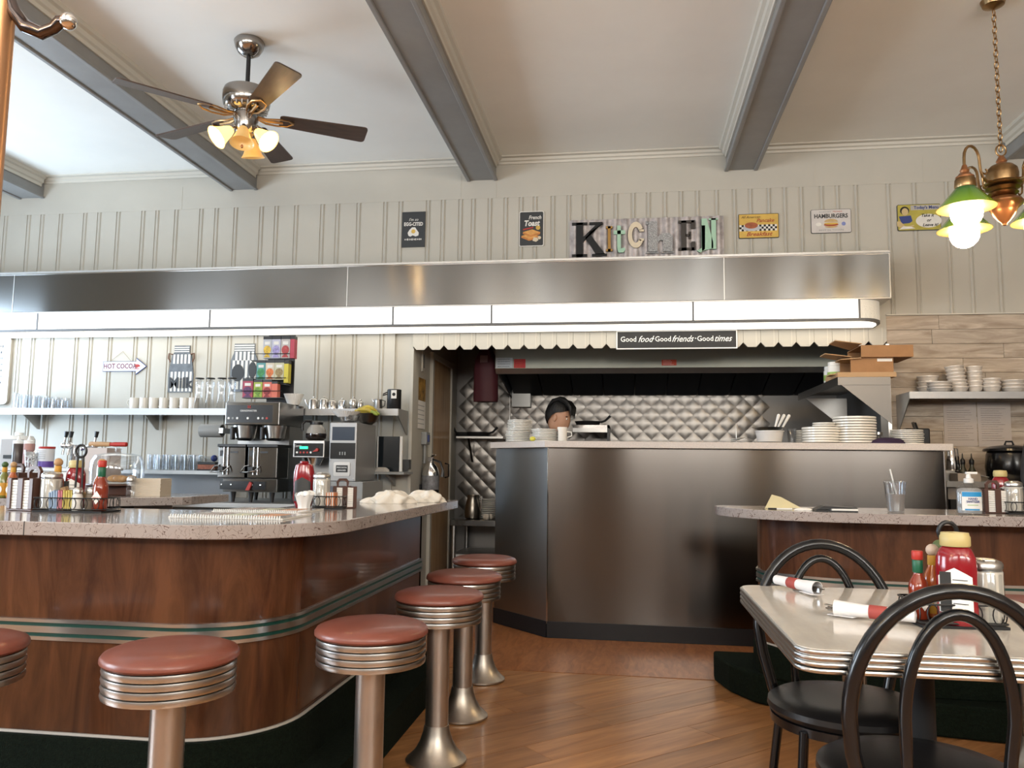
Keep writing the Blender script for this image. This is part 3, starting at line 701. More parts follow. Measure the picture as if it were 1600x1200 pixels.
# pancake
s,W_,H_=sign('pancake_sign','yellow pancake breakfast sign with a black and white checker band',1154,334,1217,372)
plate(s,rrect(-W_/2,W_/2,-H_/2,H_/2,.008),BLACKM); flat(s,rrect(-W_/2+.004,W_/2-.004,-H_/2+.004,H_/2-.004,.006),SIGNY,1,'panel')
c=.0172
for i in range(18):
    for j in range(3):
        x=-W_/2+.006+i*c
        if (i+j)%2 and x+c<W_/2-.004: flat(s,rect(x,x+c,-.042+j*c,-.042+(j+1)*c),BLACKM,3,'check')
        elif x+c<W_/2-.004: flat(s,rect(x,x+c,-.042+j*c,-.042+(j+1)*c),SIGNW,3,'check')
flat(s,circ(-.055,-.018,.072,24,.024),M('plate grey',(.45,.47,.50),.4),5,'plate'); flat(s,circ(-.058,.004,.052,20,.026),M('pancake red brown',(.34,.09,.03),.5,var=.3,vs=30),6,'pancake')
BRICK=M('script red',(.36,.07,.02),.5)
text("All American",.028,BLACKM,s,(-.062,-.002,.073),shear=.35); text("Pancake",.042,BRICK,s,(.05,-.002,.043),shear=.35,bold=.0008); text("Breakfast",.046,BRICK,s,(.0,-.002,-.068),shear=.35,bold=.001,width=1.15)
# hamburgers
s,W_,H_=sign('hamburger_sign','pale hamburgers sign with a burger picture and dark lettering',1267,327,1330,364)
plate(s,rrect(-W_/2,W_/2,-H_/2,H_/2,.012),SIGNK); flat(s,rrect(-W_/2+.003,W_/2-.003,-H_/2+.003,H_/2-.003,.01),M('sign lilac white',(.58,.55,.53),.5,var=.08,vs=14),1,'panel')
text("HAMBURGERS",.047,SIGNK,s,(0,-.002,.040),bold=.0014,width=.86); scribble(s,-.09,.0,.076,.008,GREYP,2,2); text("Homestyle",.016,RED,s,(.05,-.002,.077),shear=.3)
flat(s,circ(0,-.008,.052,20,.026,0,PI),M('bun tan',(.52,.36,.16),.6,var=.15,vs=30),3,'bun'); flat(s,circ(0,-.030,.056,20,.012),BRICK,2,'patty'); flat(s,circ(0,-.020,.055,20,.008),SIGNY,4,'cheese')
flat(s,circ(0,-.042,.050,20,.014,PI,2*PI),MATS['bun tan'],4,'bun'); flat(s,circ(.095,-.024,.016,16),M('badge blue',(.20,.24,.50),.5),2,'badge'); flat(s,circ(-.095,-.024,.022,18,.015),SIGNW,2,'badge')
text("BEST IN TOWN",.018,GREYP,s,(0,-.002,-.074),width=1.5)
# menu sign
s,W_,H_=sign('menu_sign','olive yellow menu sign with a figure in blue beside the chandelier',1402,319,1470,360)
OLIVE=M('olive yellow',(.42,.36,.06),.5,var=.12,vs=16)
plate(s,rrect(-W_/2,W_/2,-H_/2,H_/2,.012),SIGNK); flat(s,rrect(-W_/2+.004,W_/2-.004,-H_/2+.004,H_/2-.004,.01),OLIVE,1,'panel')
flat(s,rect(-.06,.165,.058,.096),M('sign grey lilac',(.42,.40,.36),.5),2,'title_band'); text("Today's Menu",.034,NAVY,s,(.055,-.0026,.077),bold=.001,width=.95)
flat(s,circ(.07,-.03,.095,24,.055),SIGNW,2,'speech_shape')
for i,t in enumerate(("Take it","or","Leave it!")): text(t,.033,BLACKM,s,(.06+.01*i,-.0026,.012-i*.038),shear=.3,bold=.0008)
flat(s,circ(-.105,.055,.034,16),BLACKM,2,'hair'); flat(s,circ(-.103,.046,.025,16,.030),M('print skin',(.55,.42,.20),.5),3,'face')
flat(s,[(-.15,.01),(-.06,.015),(-.05,-.03),(-.07,-.045),(-.13,-.05),(-.14,-.02)],NAVY,3,'blouse'); flat(s,[(-.165,-.03),(-.14,-.03),(-.10,-.075),(-.04,-.06),(-.04,-.07),(-.1,-.092),(-.165,-.07)],MATS['print skin'],4,'arm')
flat(s,[(-.15,-.095),(-.12,-.07),(-.06,-.075),(-.03,-.09)],SIGNW,5,'paper')
# good food
s,W_,H_=sign('slogan_sign','black board sign with white script hanging over the scalloped valance',963,516,1152,545,YW-.022)
plate(s,rect(-W_/2,W_/2,-H_/2,H_/2),WHITEP,.014); flat(s,rect(-W_/2+.009,W_/2-.009,-H_/2+.009,H_/2-.009),M('board black',(.012,.012,.013),.55,var=.3,vs=6),1,'panel')
for t,px,sh,sz in (("Good",982,0,.060),("food",1008,.45,.072),(".",1021,0,.08),("Good",1036,0,.060),("friends",1066,.45,.072),(".",1087,0,.08),("Good",1102,0,.060),("times",1129,.45,.072)):
    text(t,sz,WHITEP,s,(gx(px,530,YW-.022)-s.location.x,-.0016,(.004 if t!='.' else .028)),shear=sh,width=.85 if sh else .92,bold=.0004)
# hot cocoa arrow
s,W_,H_=sign('cocoa_sign','white arrow sign reading hot cocoa hanging from a string','sign' and 161,561,229,584)
aw=W_/2; pal=M('sign pale blue white',(.62,.66,.72),.5,var=.06,vs=20)
pol=lambda e:[(-aw+e,-.045+e),(aw*.52+e*.3,-.045+e),(aw*.52+e*.3,-.075+e*2),(aw-e*1.4,0),(aw*.52+e*.3,.075-e*2),(aw*.52+e*.3,.045-e),(-aw+e,.045-e)]
plate(s,pol(0),NAVY,.008); flat(s,pol(.004),pal,1,'panel')
text("HOT COCOA",.062,M('maroon print',(.16,.02,.04),.5),s,(-.045,-.0022,0),bold=.0012,width=.83)
flat(s,[(.095,.018),(.135,.018),(.128,-.012),(.102,-.012)],RED,2,'cup_print'); flat(s,circ(.138,.004,.010,12),RED,2,'cup_print'); flat(s,rect(.092,.138,-.024,-.018),RED,2,'cup_print')
for sg in (-1,1): MB().tube([(sg*.10-.04,0,.045),(-.03,.004,.135)],.0015,5).build('string',M('twine',(.35,.26,.16),.8),s)
# milk signs
def stripes(s,poly_x,z0,z1,n,m1,lay):
    x0,x1=poly_x
    for i in range(n): 
        a=x0+(x1-x0)*(i+.25)/n; b=x0+(x1-x0)*(i+.8)/n
        flat(s,rect(a,b,z0,z1),m1,lay,'stripe')
s,W_,H_=sign('milk_sign','corrugated milk can sign in black and white stripes',263,540,303,613)
w2,h2=W_/2,H_/2; GREYM=M('zinc dark',(.12,.13,.14),.4,.5,var=.3,vs=20)
plate(s,[(-w2*.94,-h2),(w2*.94,-h2),(w2*.98,-h2*.2),(w2*.72,h2*.62),(w2*.60,h2*.70),(w2*.60,h2),(-w2*.60,h2),(-w2*.60,h2*.70),(-w2*.72,h2*.62),(-w2*.98,-h2*.2)],GREYM,.012)
stripes(s,(-w2*.86,w2*.92),-h2*.96,-h2*.12,6,SIGNW,2); stripes(s,(-w2*.72,w2*.74),h2*.22,h2*.62,5,SIGNW,2)
for k in range(3): flat(s,rect(-w2*.58,w2*.58,h2*(.72+.09*k),h2*(.76+.09*k)),SIGNW,2,'neck_band')
flat(s,[(-w2*.95,-h2*.12),(w2*.95,-h2*.12),(w2*.86,h2*.2),(-w2*.86,h2*.2)],GREYM,3,'dark_patch')
text("Milk",.13,SIGNK,s,(0,-.0045,-h2*.62),bold=.004,width=1.0)
for sg in (-1,1): MB().tube([(sg*w2*.70,-.002,h2*.62),(sg*w2*.98,-.006,h2*.66),(sg*w2*1.0,-.006,h2*.45),(sg*w2*.86,-.002,h2*.30)],.006,6).build('can_handle',M('rusty handle',(.16,.08,.05),.6),s)
s,W_,H_=sign('milk_bottle_sign','corrugated milk bottle sign with black cow patches behind the tea rack',360,537,402,612)
w2,h2=W_/2,H_/2
plate(s,[(-w2*.78,-h2),(w2*.78,-h2),(w2,-h2*.8),(w2,h2*.3),(w2*.78,h2*.62),(w2*.76,h2),(-w2*.76,h2),(-w2*.78,h2*.62),(-w2,h2*.3),(-w2,-h2*.8)],GREYM,.012)
stripes(s,(-w2*.92,w2*.98),-h2*.9,h2*.3,6,SIGNW,2); stripes(s,(-w2*.74,w2*.78),h2*.3,h2*.66,5,SIGNW,2)
for k in range(3): flat(s,rect(-w2*.74,w2*.74,h2*(.70+.1*k),h2*(.75+.1*k)),SIGNW,2,'neck_band')
flat(s,circ(-w2*.42,-h2*.22,w2*.46,18,h2*.36),SIGNK,4,'cow_patch'); flat(s,circ(w2*.66,-h2*.1,w2*.30,16,h2*.34),SIGNK,4,'cow_patch')
# plastic menu board at the left edge
x1=gx(14,580,YW-.03); z1=aty(5,526,YW-.03).z; z0=aty(3,632,YW-.03).z
s=thing('menu_board','cream framed plastic menu board cut by the left picture edge','menu board',(x1-.35,YW-.03,(z0+z1)/2)); hh=(z1-z0)/2
plate(s,rrect(-.35,.35,-hh,hh,.04),M('cream plastic',(.50,.45,.38),.4),.028); flat(s,rrect(-.31,.31,-hh+.04,hh-.04,.02),M('board pale blue',(.62,.68,.76),.4),1,'panel')
for i in range(9): scribble(s,-.25,.28,hh-.09-i*.055,.022,SIGNK,3,i)
# ================================================================ SMALL-THING BUILDERS
def X(px, Y, py=720): return gx(px, py, Y)
def Zp(px, py, Y): return aty(px, py, Y).z
def ketchup(loc, label, rz=0, s=1.0, inv=False, lab='dark'):
    t=thing('ketchup_bottle',label,'bottle',loc,rz); t.scale=(s,s,s)
    if not inv:
        MB().lathe([(.036,0),(.042,.006),(.043,.02),(.041,.075),(.043,.12),(.041,.150),(.033,.168),(.022,.178)],28,rx=1,ry=.68).build('bottle_body',KETCH,t)
        MB().lathe([(.030,.174),(.032,.177),(.032,.196),(.030,.199),(.029,.205),(.0,.207)],24,rx=1,ry=.85).build('cap',GOLD,t)
    else:
        MB().lathe([(.030,0),(.036,.01),(.044,.04),(.042,.075),(.044,.12),(.043,.150),(.036,.178),(.020,.186),(0,.188)],28,rx=1,ry=.62).build('bottle_body',KETCH,t)
        MB().lathe([(.018,.186),(.018,.194),(0,.195)],16).build('cap',KETCH,t)
    lb=[]; n=10; m=MB()
    for i in range(n+1):
        a=-PI/2+(i/n-.5)*1.75; lb.append((.0445*math.cos(a),.0445*(.69 if not inv else .63)*math.sin(a)))
    for z0,z1,mt,k in ((.028,.128,M('label dark',(.03,.03,.03),.4) if lab=='dark' else WHITEP,1.0),):
        vs=[(x,y,z0) for x,y in lb]+[(x,y,z1-.02*abs(i/n-.5)*2) for i,(x,y) in enumerate(lb)]
        MB().add(vs,[(i,i+1,n+2+i,n+1+i) for i in range(n)],0,True).build('label',mt,t)
    yl=-.0450*(.69 if not inv else .63)
    if lab=='dark': text('KETCHUP',.014,SIGNW,t,(0,yl,.058),ext=.0003,width=.8)
    else:
        for i in range(6): MB().box(-.004,.026,yl-.001,yl-.0003,.036+i*.013,.0375+i*.013).build('small_print',BLACKM,t)
        MB().box(-.030,-.007,yl+.0005,yl+.004,.03,.118).build('label_panel',MATS.get('label dark') or M('label dark',(.03,.03,.03),.4),t)
    return t
def tabasco(loc, label, rz=0, s=1.0, cap=None, neck=None, sauce=None):
    t=thing('hot_sauce_bottle',label,'bottle',loc,rz); t.scale=(s,s,s)
    MB().lathe([(.020,0),(.0235,.004),(.0235,.075),(.021,.090),(.012,.105),(.0105,.112),(.0105,.120)],20).build('bottle_body',sauce or SAUCER,t)
    MB().lathe([(.0112,.112),(.0125,.114),(.0125,.142),(.0112,.144)],16).build('neck_label',neck or BOTTLEG,t)
    MB().lathe([(.0125,.144),(.0135,.146),(.0135,.164),(.012,.166),(0,.166)],16).build('cap',cap or RED,t)
    MB().prism([(0,.022),(.016,.044),(0,.066),(-.016,.044)],-.0250,-.0242,'y').build('label',PAPER,t)
    text('TABASCO',.0065,RED,t,(0,-.0253,.044),ext=.0002)
    return t
def ballcap(loc, label, rz=0, s=1.0, cap=None, sauce=None):
    t=thing('hot_sauce_bottle',label,'bottle',loc,rz); t.scale=(s,s,s)
    MB().lathe([(.021,0),(.025,.004),(.025,.085),(.021,.105),(.012,.125),(.0105,.150)],20).build('bottle_body',sauce or SAUCE,t)
    MB().lathe([(.0115,.128),(.0122,.130),(.0118,.152),(.0112,.153)],14).build('neck_label',M('label orange',(.55,.28,.03),.5),t)
    MB().ball((0,0,.166),.0155,14).build('cap',cap or WOODCAP,t)
    MB().lathe([(.0254,.012),(.0256,.013),(.0256,.074),(.0254,.075)],20).build('label',MATS['label orange'],t)
    MB().prism(circ(0,.042,.013,14,.018),-.0268,-.0256,'y').build('label_oval',PAPER,t)
    return t
def pourer(loc, label, s=1.0, h=.135):
    t=thing('sugar_pourer',label,'sugar pourer',loc,0); t.scale=(s,s,s)
    pts=[(.0372*(1+.012*math.cos(10*a)),a) for a in [2*PI*i/60 for i in range(60)]]
    MB().prism([(r*math.cos(a),r*math.sin(a)) for r,a in pts],.004,h*.80,'z',sm=True).build('sugar_fill',SUGAR,t)
    MB().lathe([(.037,0),(.0395,.004),(.0395,h*.78),(.036,h*.84),(.034,h*.86),(.033,h*.86),(.0345,h*.8),(.0375,h*.76),(.0375,.004),(.0,.003)],28).build('glass_jar',PLASTIC,t)
    MB().lathe([(.037,h*.84),(.039,h*.85),(.039,h*.91),(.036,h*.95),(.022,h*.99),(.006,h),(0,h)],28).build('lid',STEELP,t)
    MB().box(-.012,.012,-.034,-.012,h*.955,h*.99).build('pour_flap',CHROME,t,bevel=.002)
    return t
def shaker(loc, label, fill, s=1.0):
    t=thing('shaker',label,'shaker',loc,0,None); t.scale=(s,s,s)
    MB().lathe([(.018,0),(.02,.003),(.019,.055),(.016,.066),(.016,.07)],12).build('glass_body',fill,t)
    MB().lathe([(.018,.066),(.019,.069),(.019,.080),(.013,.089),(0,.091)],16).build('lid',STEELP,t)
    return t
def napkins(loc, label, rz=0, s=1.0):
    t=thing('napkin_dispenser',label,'napkin dispenser',loc,rz); t.scale=(s,s,s)
    w,d,h=.065,.055,.115
    m=MB().box(-w,w,-d,d,0,.006).box(-w,w,d-.005,d,.006,h).box(-w,-w+.004,-d,d,.006,h).box(w-.004,w,-d,d,.006,h)
    for a,b in ((-w,-.045),(-.014,.014),(.045,w)): m.box(a,b,-d,-d+.005,.006,h)
    m.box(-.003,.003,-d+.005,d-.005,.006,h-.004)
    m.build('holder',BROWNP,t,bevel=.002)
    for c in (-.0295,.0295):
        for k in range(10): MB().box(c-.022+.001*(k%2),c+.022,-d+.006,d-.008,.0065+k*.0102,.0155+k*.0102).build('napkin',PAPER,t)
    MB().prism([(-.03,h),(-.034,h+.025),(-.02,h+.042),(.02,h+.042),(.034,h+.025),(.03,h),(.022,h),(.022,h+.02),(.012,h+.03),(-.012,h+.03),(-.022,h+.02),(-.022,h)],-.006,.006,'y').build('carry_handle',BROWNP,t)
    return t
def caddy(loc, label, w, d, rz=0, hh=.26, loop=True, h=.055):
    t=thing('wire_caddy',label,'caddy',loc,rz)
    MB().box(-w/2,w/2,-d/2,d/2,0.0,.006).build('base_plate',BLACKM,t)
    c=rrect(-w/2,w/2,-d/2,d/2,.012,3)
    for z in (.012,h): MB().tube([(x,y,z) for x,y in c],.0024,6,closed=True).build('rail',BLACK,t)
    n=max(3,int(w/.042)); rg=MB().tube([(.013*math.cos(a),0,(h-.012)/2*math.sin(a)) for a in [2*PI*i/14 for i in range(14)]],.0016,5,closed=True).mesh('ring'); rg.materials.append(BLACK)
    for sy in (-1,1):
        for i in range(n): share(rg,'ring',t,(-w/2+w*(i+.5)/n,sy*d/2,.012+(h-.012)/2))
    m_=max(2,int(d/.042))
    for sx in (-1,1):
        for i in range(m_): share(rg,'ring',t,(sx*w/2,-d/2+d*(i+.5)/m_,.012+(h-.012)/2),(0,0,PI/2))
    if loop:
        for sx in (-1,1): MB().tube([(sx*.016,0,.004),(sx*.011,0,hh-.045)],.004,6).build('handle_rod',BLACK,t)
        MB().tube([(.022*math.cos(a),0,hh-.024+.024*math.sin(a)) for a in [2*PI*i/18 for i in range(18)]],.0055,8,closed=True).build('handle_loop',BLACK,t)
    return t
def lumpy(name,label,cat,loc,sx,sy,sz,mt,seed,rz=0,fold=.18,group=None):
    rd=random.Random(seed); ph=[rd.uniform(0,6.28) for _ in range(6)]
    n,m=64,22; vs=[]; fs=[]
    for j in range(m+1):
        v=PI/2*j/m
        for i in range(n):
            a=2*PI*i/n
            f=1+fold*(math.sin(3*a+ph[0]+2.5*v)*.5+math.sin(7*a+ph[1]-4*v)*.36+abs(math.sin(6.5*a+ph[2]+5*v))*.3+.25*math.sin(2*a+ph[3]))
            vs.append((sx*math.cos(a)*math.cos(v)*f, sy*math.sin(a)*math.cos(v)*f, max(0,sz*math.sin(v)*(1+fold*(.9*math.sin(3*a+ph[4]+3*v)*math.cos(v)+.45*abs(math.sin(5*a+ph[5]-4*v))*math.cos(v))))))
    for j in range(m):
        for i in range(n): fs.append((j*n+i,j*n+(i+1)%n,(j+1)*n+(i+1)%n,(j+1)*n+i))
    fs.append(tuple(range(n))[::-1])
    o=MB().add(vs,fs,0,True).build(name,mt,None,loc=loc,rot=(0,0,rz)); return tag(o,label,cat,group)
def tumbler(loc,label,h,r,group,mt=None,cat='glass',name='drinking_glass'):
    o=MB().lathe([(r*.82,0),(r*.86,.003),(r,h),(r*.96,h),(r*.80,.008),(0,.007)],14).build(name,mt or PLASTIC,None,loc=loc)
    return tag(o,label,cat,group)

# ================================================================ LEFT BACK BAR
ordn=['first','second','third','fourth','fifth','sixth','seventh','eighth','ninth','tenth','eleventh','twelfth','thirteenth','fourteenth','fifteenth','sixteenth','seventeenth']
ZS=1.640
sh=thing('wall_shelf','long steel wall shelf with mugs and glasses on the left wall','shelf',(0,0,0))
xs1=-1.815
MB().box(-6.2,xs1,6.2,6.492,ZS-.008,ZS).build('shelf_plate',SHELFS,sh)
MB().box(-6.2,xs1,6.195,6.203,ZS-.055,ZS).build('front_lip',SHELFS,sh)
for px in (38,228): 
    x=X(px,6.3,660); MB().prism([(6.21,ZS-.008),(6.49,ZS-.008),(6.49,ZS-.17),(6.46,ZS-.17)],x-.004,x+.004,'x').build('bracket',STEELS,sh)
MB().prism([(6.203,ZS),(6.49,ZS),(6.49,ZS-.20),(6.46,ZS-.20),(6.203,ZS-.055)],xs1-.004,xs1+.002,'x').build('bracket',STEELS,sh)
# glasses stacked upside-down at the far left of the shelf
k=0
for r_,(n,y) in enumerate(((6,6.28),(6,6.37))):
    for i in range(n):
        o=tumbler((X(27+15*i+r_*5,y,620),y,ZS+.001),'clear upside-down glass, %s in the %s row below the hot cocoa sign'%(ordn[i],('front','back')[r_]),.135-.012*i*(1 if r_==0 else .6),.036,'upside-down glasses on the left shelf')
        o.rotation_euler=(PI,0,0); o.location.z+=.135-.012*i*(1 if r_==0 else .6)
MUG=M('mug cream',(.62,.58,.51),.25,coat=.3)
def mug(loc,label):
    t=thing('coffee_mug',label,'mug',loc,0,'cream mugs on the left shelf')
    MB().lathe([(.037,0),(.041,.004),(.042,.095),(.039,.095),(.038,.008),(0,.007)],20).build('mug_body',MUG,t)
    MB().tube([(-.040,0,.082),(-.062,0,.080),(-.072,0,.058),(-.060,0,.030),(-.041,0,.018)],.0055,7).build('handle',MUG,t)
    return t
mg=None
for i,px in enumerate((211,226,241,257,273,289,303)):
    p=(X(px,6.30,625),6.30,ZS+.0005); l='cream coffee mug, %s in the row on the left shelf'%ordn[i]
    mg=mug(p,l) if mg is None else (dup(mg,p,0,l) and mg)
sg=None
for i,px in enumerate((311,328,346,362)):
    p=(X(px,6.27,615),6.27,ZS+.0005); l='tall upside-down soda glass with dark foot, %s beside the mugs'%ordn[i]
    if sg is None:
        sg=thing('soda_glass',l,'glass',p,0,'tall soda glasses on the left shelf')
        MB().lathe([(.046,0),(.044,.003),(.030,.10),(.028,.16),(.036,.21),(.030,.235),(.013,.243),(.013,.250)],18).build('bowl',PLASTIC,sg)
        MB().lathe([(.015,.248),(.036,.252),(.038,.258),(.034,.262),(0,.263)],18).build('foot',BLACK,sg)
    else: dup(sg,p,0,l)
# teapots and creamers
def teapot(loc,h,r,label,rz):
    t=thing('teapot',label,'teapot',loc,rz,'small steel teapots on the left shelf')
    MB().lathe([(r*.9,0),(r,.004),(r*.98,h*.8),(r*.82,h*.9),(r*.3,h*.98),(0,h)],20).build('pot_body',STEELP,t)
    MB().ball((0,0,h+.006),.008,8).build('lid_knob',STEELP,t)
    MB().tube([(-r*.9,0,h*.25),(-r*1.4,0,h*.45),(-r*1.8,0,h*.85)],[.011,.009,.006],8).build('spout',STEELP,t)
    MB().tube([(r*.9,0,h*.75),(r*1.45,0,h*.75),(r*1.5,0,h*.4),(r*.95,0,h*.2)],.005,7).build('handle',STEELP,t)
    return t
for i,(px,h,r,rz) in enumerate(((490,.095,.040,.0),(506.5,.095,.039,-1.2),(520,.078,.038,-1.4),(535,.082,.037,2.2),(552,.092,.034,-1.5),(563,.070,.026,-1.5))):
    teapot((X(px,6.30,630),6.30,ZS+.0005),h,r,'shiny steel teapot, %s from the coffee brewer on the shelf'%ordn[i],rz)
t=thing('milk_creamer','small steel creamer jug beside the black flask on the shelf','jug',(X(591,6.30,630),6.30,ZS+.0005),.0)
MB().lathe([(.034,0),(.036,.003),(.032,.07),(.036,.082),(.034,.082),(.030,.07),(0,.01)],18).build('jug_body',STEELP,t); MB().tube([(-.03,0,.06),(-.045,0,.08),(-.055,0,.09)],[.012,.010,.004],8).build('spout',STEELP,t); MB().tube([(.032,0,.075),(.058,0,.07),(.055,0,.03),(.033,0,.02)],.004,6).build('handle',BLACK,t)
t=thing('insulated_flask','black insulated flask with a white label at the shelf end','flask',(X(616,6.29,620),6.29,ZS+.0005))
MB().lathe([(.055,0),(.058,.004),(.058,.158),(.054,.162),(0,.163)],26).build('flask_body',BLACK,t)
MB().tube([(-.05,-.02,.14),(-.085,-.02,.125),(-.09,-.02,.112),(-.055,-.02,.122)],.005,6).build('handle',BLACK,t)
MB().box(-.008,.036,-.0605,-.0575,.085,.152).build('label',PAPER,t); MB().prism(circ(.014,.118,.014,14),-.0615,-.0604,'y').build('label_mark',BLACKM,t)

# ---------------------------------------------------------------- lower ledge, back counter
lg=thing('wall_ledge','narrow steel wall ledge holding a row of tumblers behind the brewer','shelf',(0,0,0))
zl2=Zp(280,735,6.25)
MB().box(-5.2,X(345,6.25),6.22,6.492,zl2-.03,zl2).build('ledge_plate',STEELS,lg)
MB().box(-5.2,X(345,6.25),6.47,6.494,.90,zl2-.03).build('splash_sheet',M('splash steel',(.34,.35,.37),.4,.9),lg)
for r_,y in enumerate((6.27,6.36)):
    for i in range(6): tumbler((X(236+14.2*i+3*r_,y,722),y,zl2+.0006),'clear tumbler, %s in the %s row on the lower steel ledge'%(ordn[i],('front','back')[r_]),.128,.033,'tumblers on the lower ledge')
t=thing('takeout_box','clear lidded takeout box with red food on the lower ledge','box',(X(325,6.26,730),6.29,zl2+.0006))
MB().box(-.075,.075,-.06,.06,.012,.05).build('food_fill',M('red food',(.25,.07,.03),.5,var=.6,vs=25),t); MB().box(-.08,.08,-.065,.065,0,.012).build('base_tray',BLACK,t); MB().box(-.08,.08,-.065,.065,.051,.072).build('lid',BLACK,t,bevel=.004)
t=thing('plastic_bowl','clear plastic bowl with a blue lid stacked on the takeout box','bowl',(X(325,6.26,730),6.29,zl2+.0735))
MB().lathe([(.035,0),(.06,.045),(.064,.046)],18).build('bowl_body',PLASTIC,t); MB().ball((.03,.01,.03),.028,10).build('blue_pack',NAVY,t)
bc=thing('back_counter','steel back counter under the coffee machines','counter',(0,0,0))
MB().box(-5.2,-1.95,5.58,6.466,.862,.90).build('counter_plate',STEELS,bc,bevel=.004)
MB().box(-5.15,-2.0,5.66,6.46,.004,.862).build('cabinet_body',STEELD,bc)

# ---------------------------------------------------------------- twin coffee brewer
xb=(X(345,5.72)+X(437,5.72))/2; u=.00465
br=thing('coffee_brewer','twin steel coffee brewer with black control panel and two servers','coffee machine',(xb,5.72,.9005))
def bz(py): return Zp(391,py,5.72)-.9005
def bxp(px): return X(px,5.72)-xb
w2=.218; D=.46
MB().box(-w2,w2,0,D,bz(664),bz(628)).build('top_housing',STEEL,br,bevel=.006)
MB().box(-w2+.01,w2-.002,.20,D,bz(768),bz(664)).build('back_column',STEELD,br)
MB().box(-w2,w2,.01,D,bz(769),bz(748)).build('base_housing',STEEL,br,bevel=.004)
MB().box(bxp(351),bxp(423),-.003,.002,bz(660.5),bz(633)).build('control_panel',BLACKG,br)
text('GRINDMASTER',.020,WHITEP,br,(bxp(385),-.004,bz(642)),ext=.0004); 
for dx in (-.008,.008): MB().box(bxp(386)+dx-.004,bxp(386)+dx+.004,-.005,-.003,bz(638),bz(633.5)).build('logo_bar',RED,br)
MB().box(bxp(386)-.01,bxp(386)+.01,-.005,-.003,bz(636.5),bz(635)).build('logo_bar',RED,br)
for px,mt in ((354.5,WHITEP),(361,GREYP),(368,WHITEP),(384.5,WHITEP),(401,WHITEP),(408,GREYP),(414.5,RED)):
    MB().lathe([(.009,0),(.009,.003),(0,.004)],12,T=Matrix.Translation((bxp(px),-.003,bz(653.5))) @ Matrix.Rotation(R(90),4,'X')).build('button',mt,br)
for c in (371,418):
    MB().lathe([(.045,bz(688)),(.075,bz(684)),(.092,bz(664)-.002)],28,c=(bxp(c)-.005,.11,0)).build('brew_basket',STEELP,br)
    MB().box(bxp(c)-.065,bxp(c)-.045,-.01,.04,bz(687),bz(667)).build('basket_handle',BLACK,br,bevel=.004)
for k,(a,b) in enumerate(((340.5,383),(387,433))):
    sv=MB().box(bxp(a),bxp(b),.0,.24,bz(747),bz(698.5)).build('server',STEEL,br,bevel=.006)
    MB().box(bxp(a)-.006,bxp(b)+.004,-.008,.25,bz(698.5),bz(694)).build('server_lid',BLACK,sv,bevel=.003)
    for dx in (.052,.085): MB().lathe([(.006,bz(742)),(.006,bz(699))],10,c=(bxp(a)+dx,-.008,0)).build('sight_gauge',CHROME,sv)
    MB().box(bxp(a)+.015,bxp(a)+.045,-.003,0,bz(713),bz(704)).build('badge',BLACK,sv); MB().box(bxp(a)+.10,bxp(a)+.16,-.005,0,bz(708),bz(705)).build('vent_slot',BLACK,sv)
    MB().tube([(bxp(a)+.10,0,bz(728)),(bxp(a)+.085,-.06,bz(736)),(bxp(a)+.03,-.075,bz(738)),(bxp(a)-.02,-.07,bz(738)),(bxp(a)-.005,-.04,bz(729)),(bxp(a)+.02,0,bz(727))],.006,7).build('wire_handle',CHROME,sv)
    MB().box(bxp(a)+.02,bxp(a)+.06,-.035,0,bz(736),bz(729)).build('faucet',BLACK,sv,bevel=.004)
MB().box(bxp(345.5),bxp(416),-.003,.01,bz(765),bz(752)).build('lower_panel',BLACKG,br)
MB().prism([(-.02,bz(766)),(.01,bz(766)),(.03,bz(755)),(.012,bz(752.5))],-.02,-.003,'y').build('red_lever',RED,br)
for px in (348,363,396,409): MB().lathe([(.006,0),(.006,.003),(0,.004)],10,T=Matrix.Translation((bxp(px),-.003,bz(758))) @ Matrix.Rotation(R(90),4,'X')).build('screw',CHROME,br)
for x_ in (-w2+.075,w2-.05):
    for y_ in (.04,D-.04): MB().lathe([(.012,0),(.022,bz(769))],10,c=(x_,y_,0)).build('leg',BLACK,br)
MB().lathe([(.012,0),(.022,bz(769))],10,c=(.0,.04,0)).build('leg',BLACK,br)
t=thing('cup_dispenser','grey tube cup dispenser sticking out beside the brewer','cup dispenser',(X(331,5.95,673),5.95,Zp(331,673,5.95)))
MB().lathe([(.045,-.09),(.052,-.088),(.052,.085),(.05,.09),(.044,.09),(.044,-.07)],24,T=Matrix.Rotation(R(90),4,'Y')).build('tube',GREYP,t); MB().box(.085,.12,-.05,.52,-.02,.02).build('mounting_arm',STEELS,t)
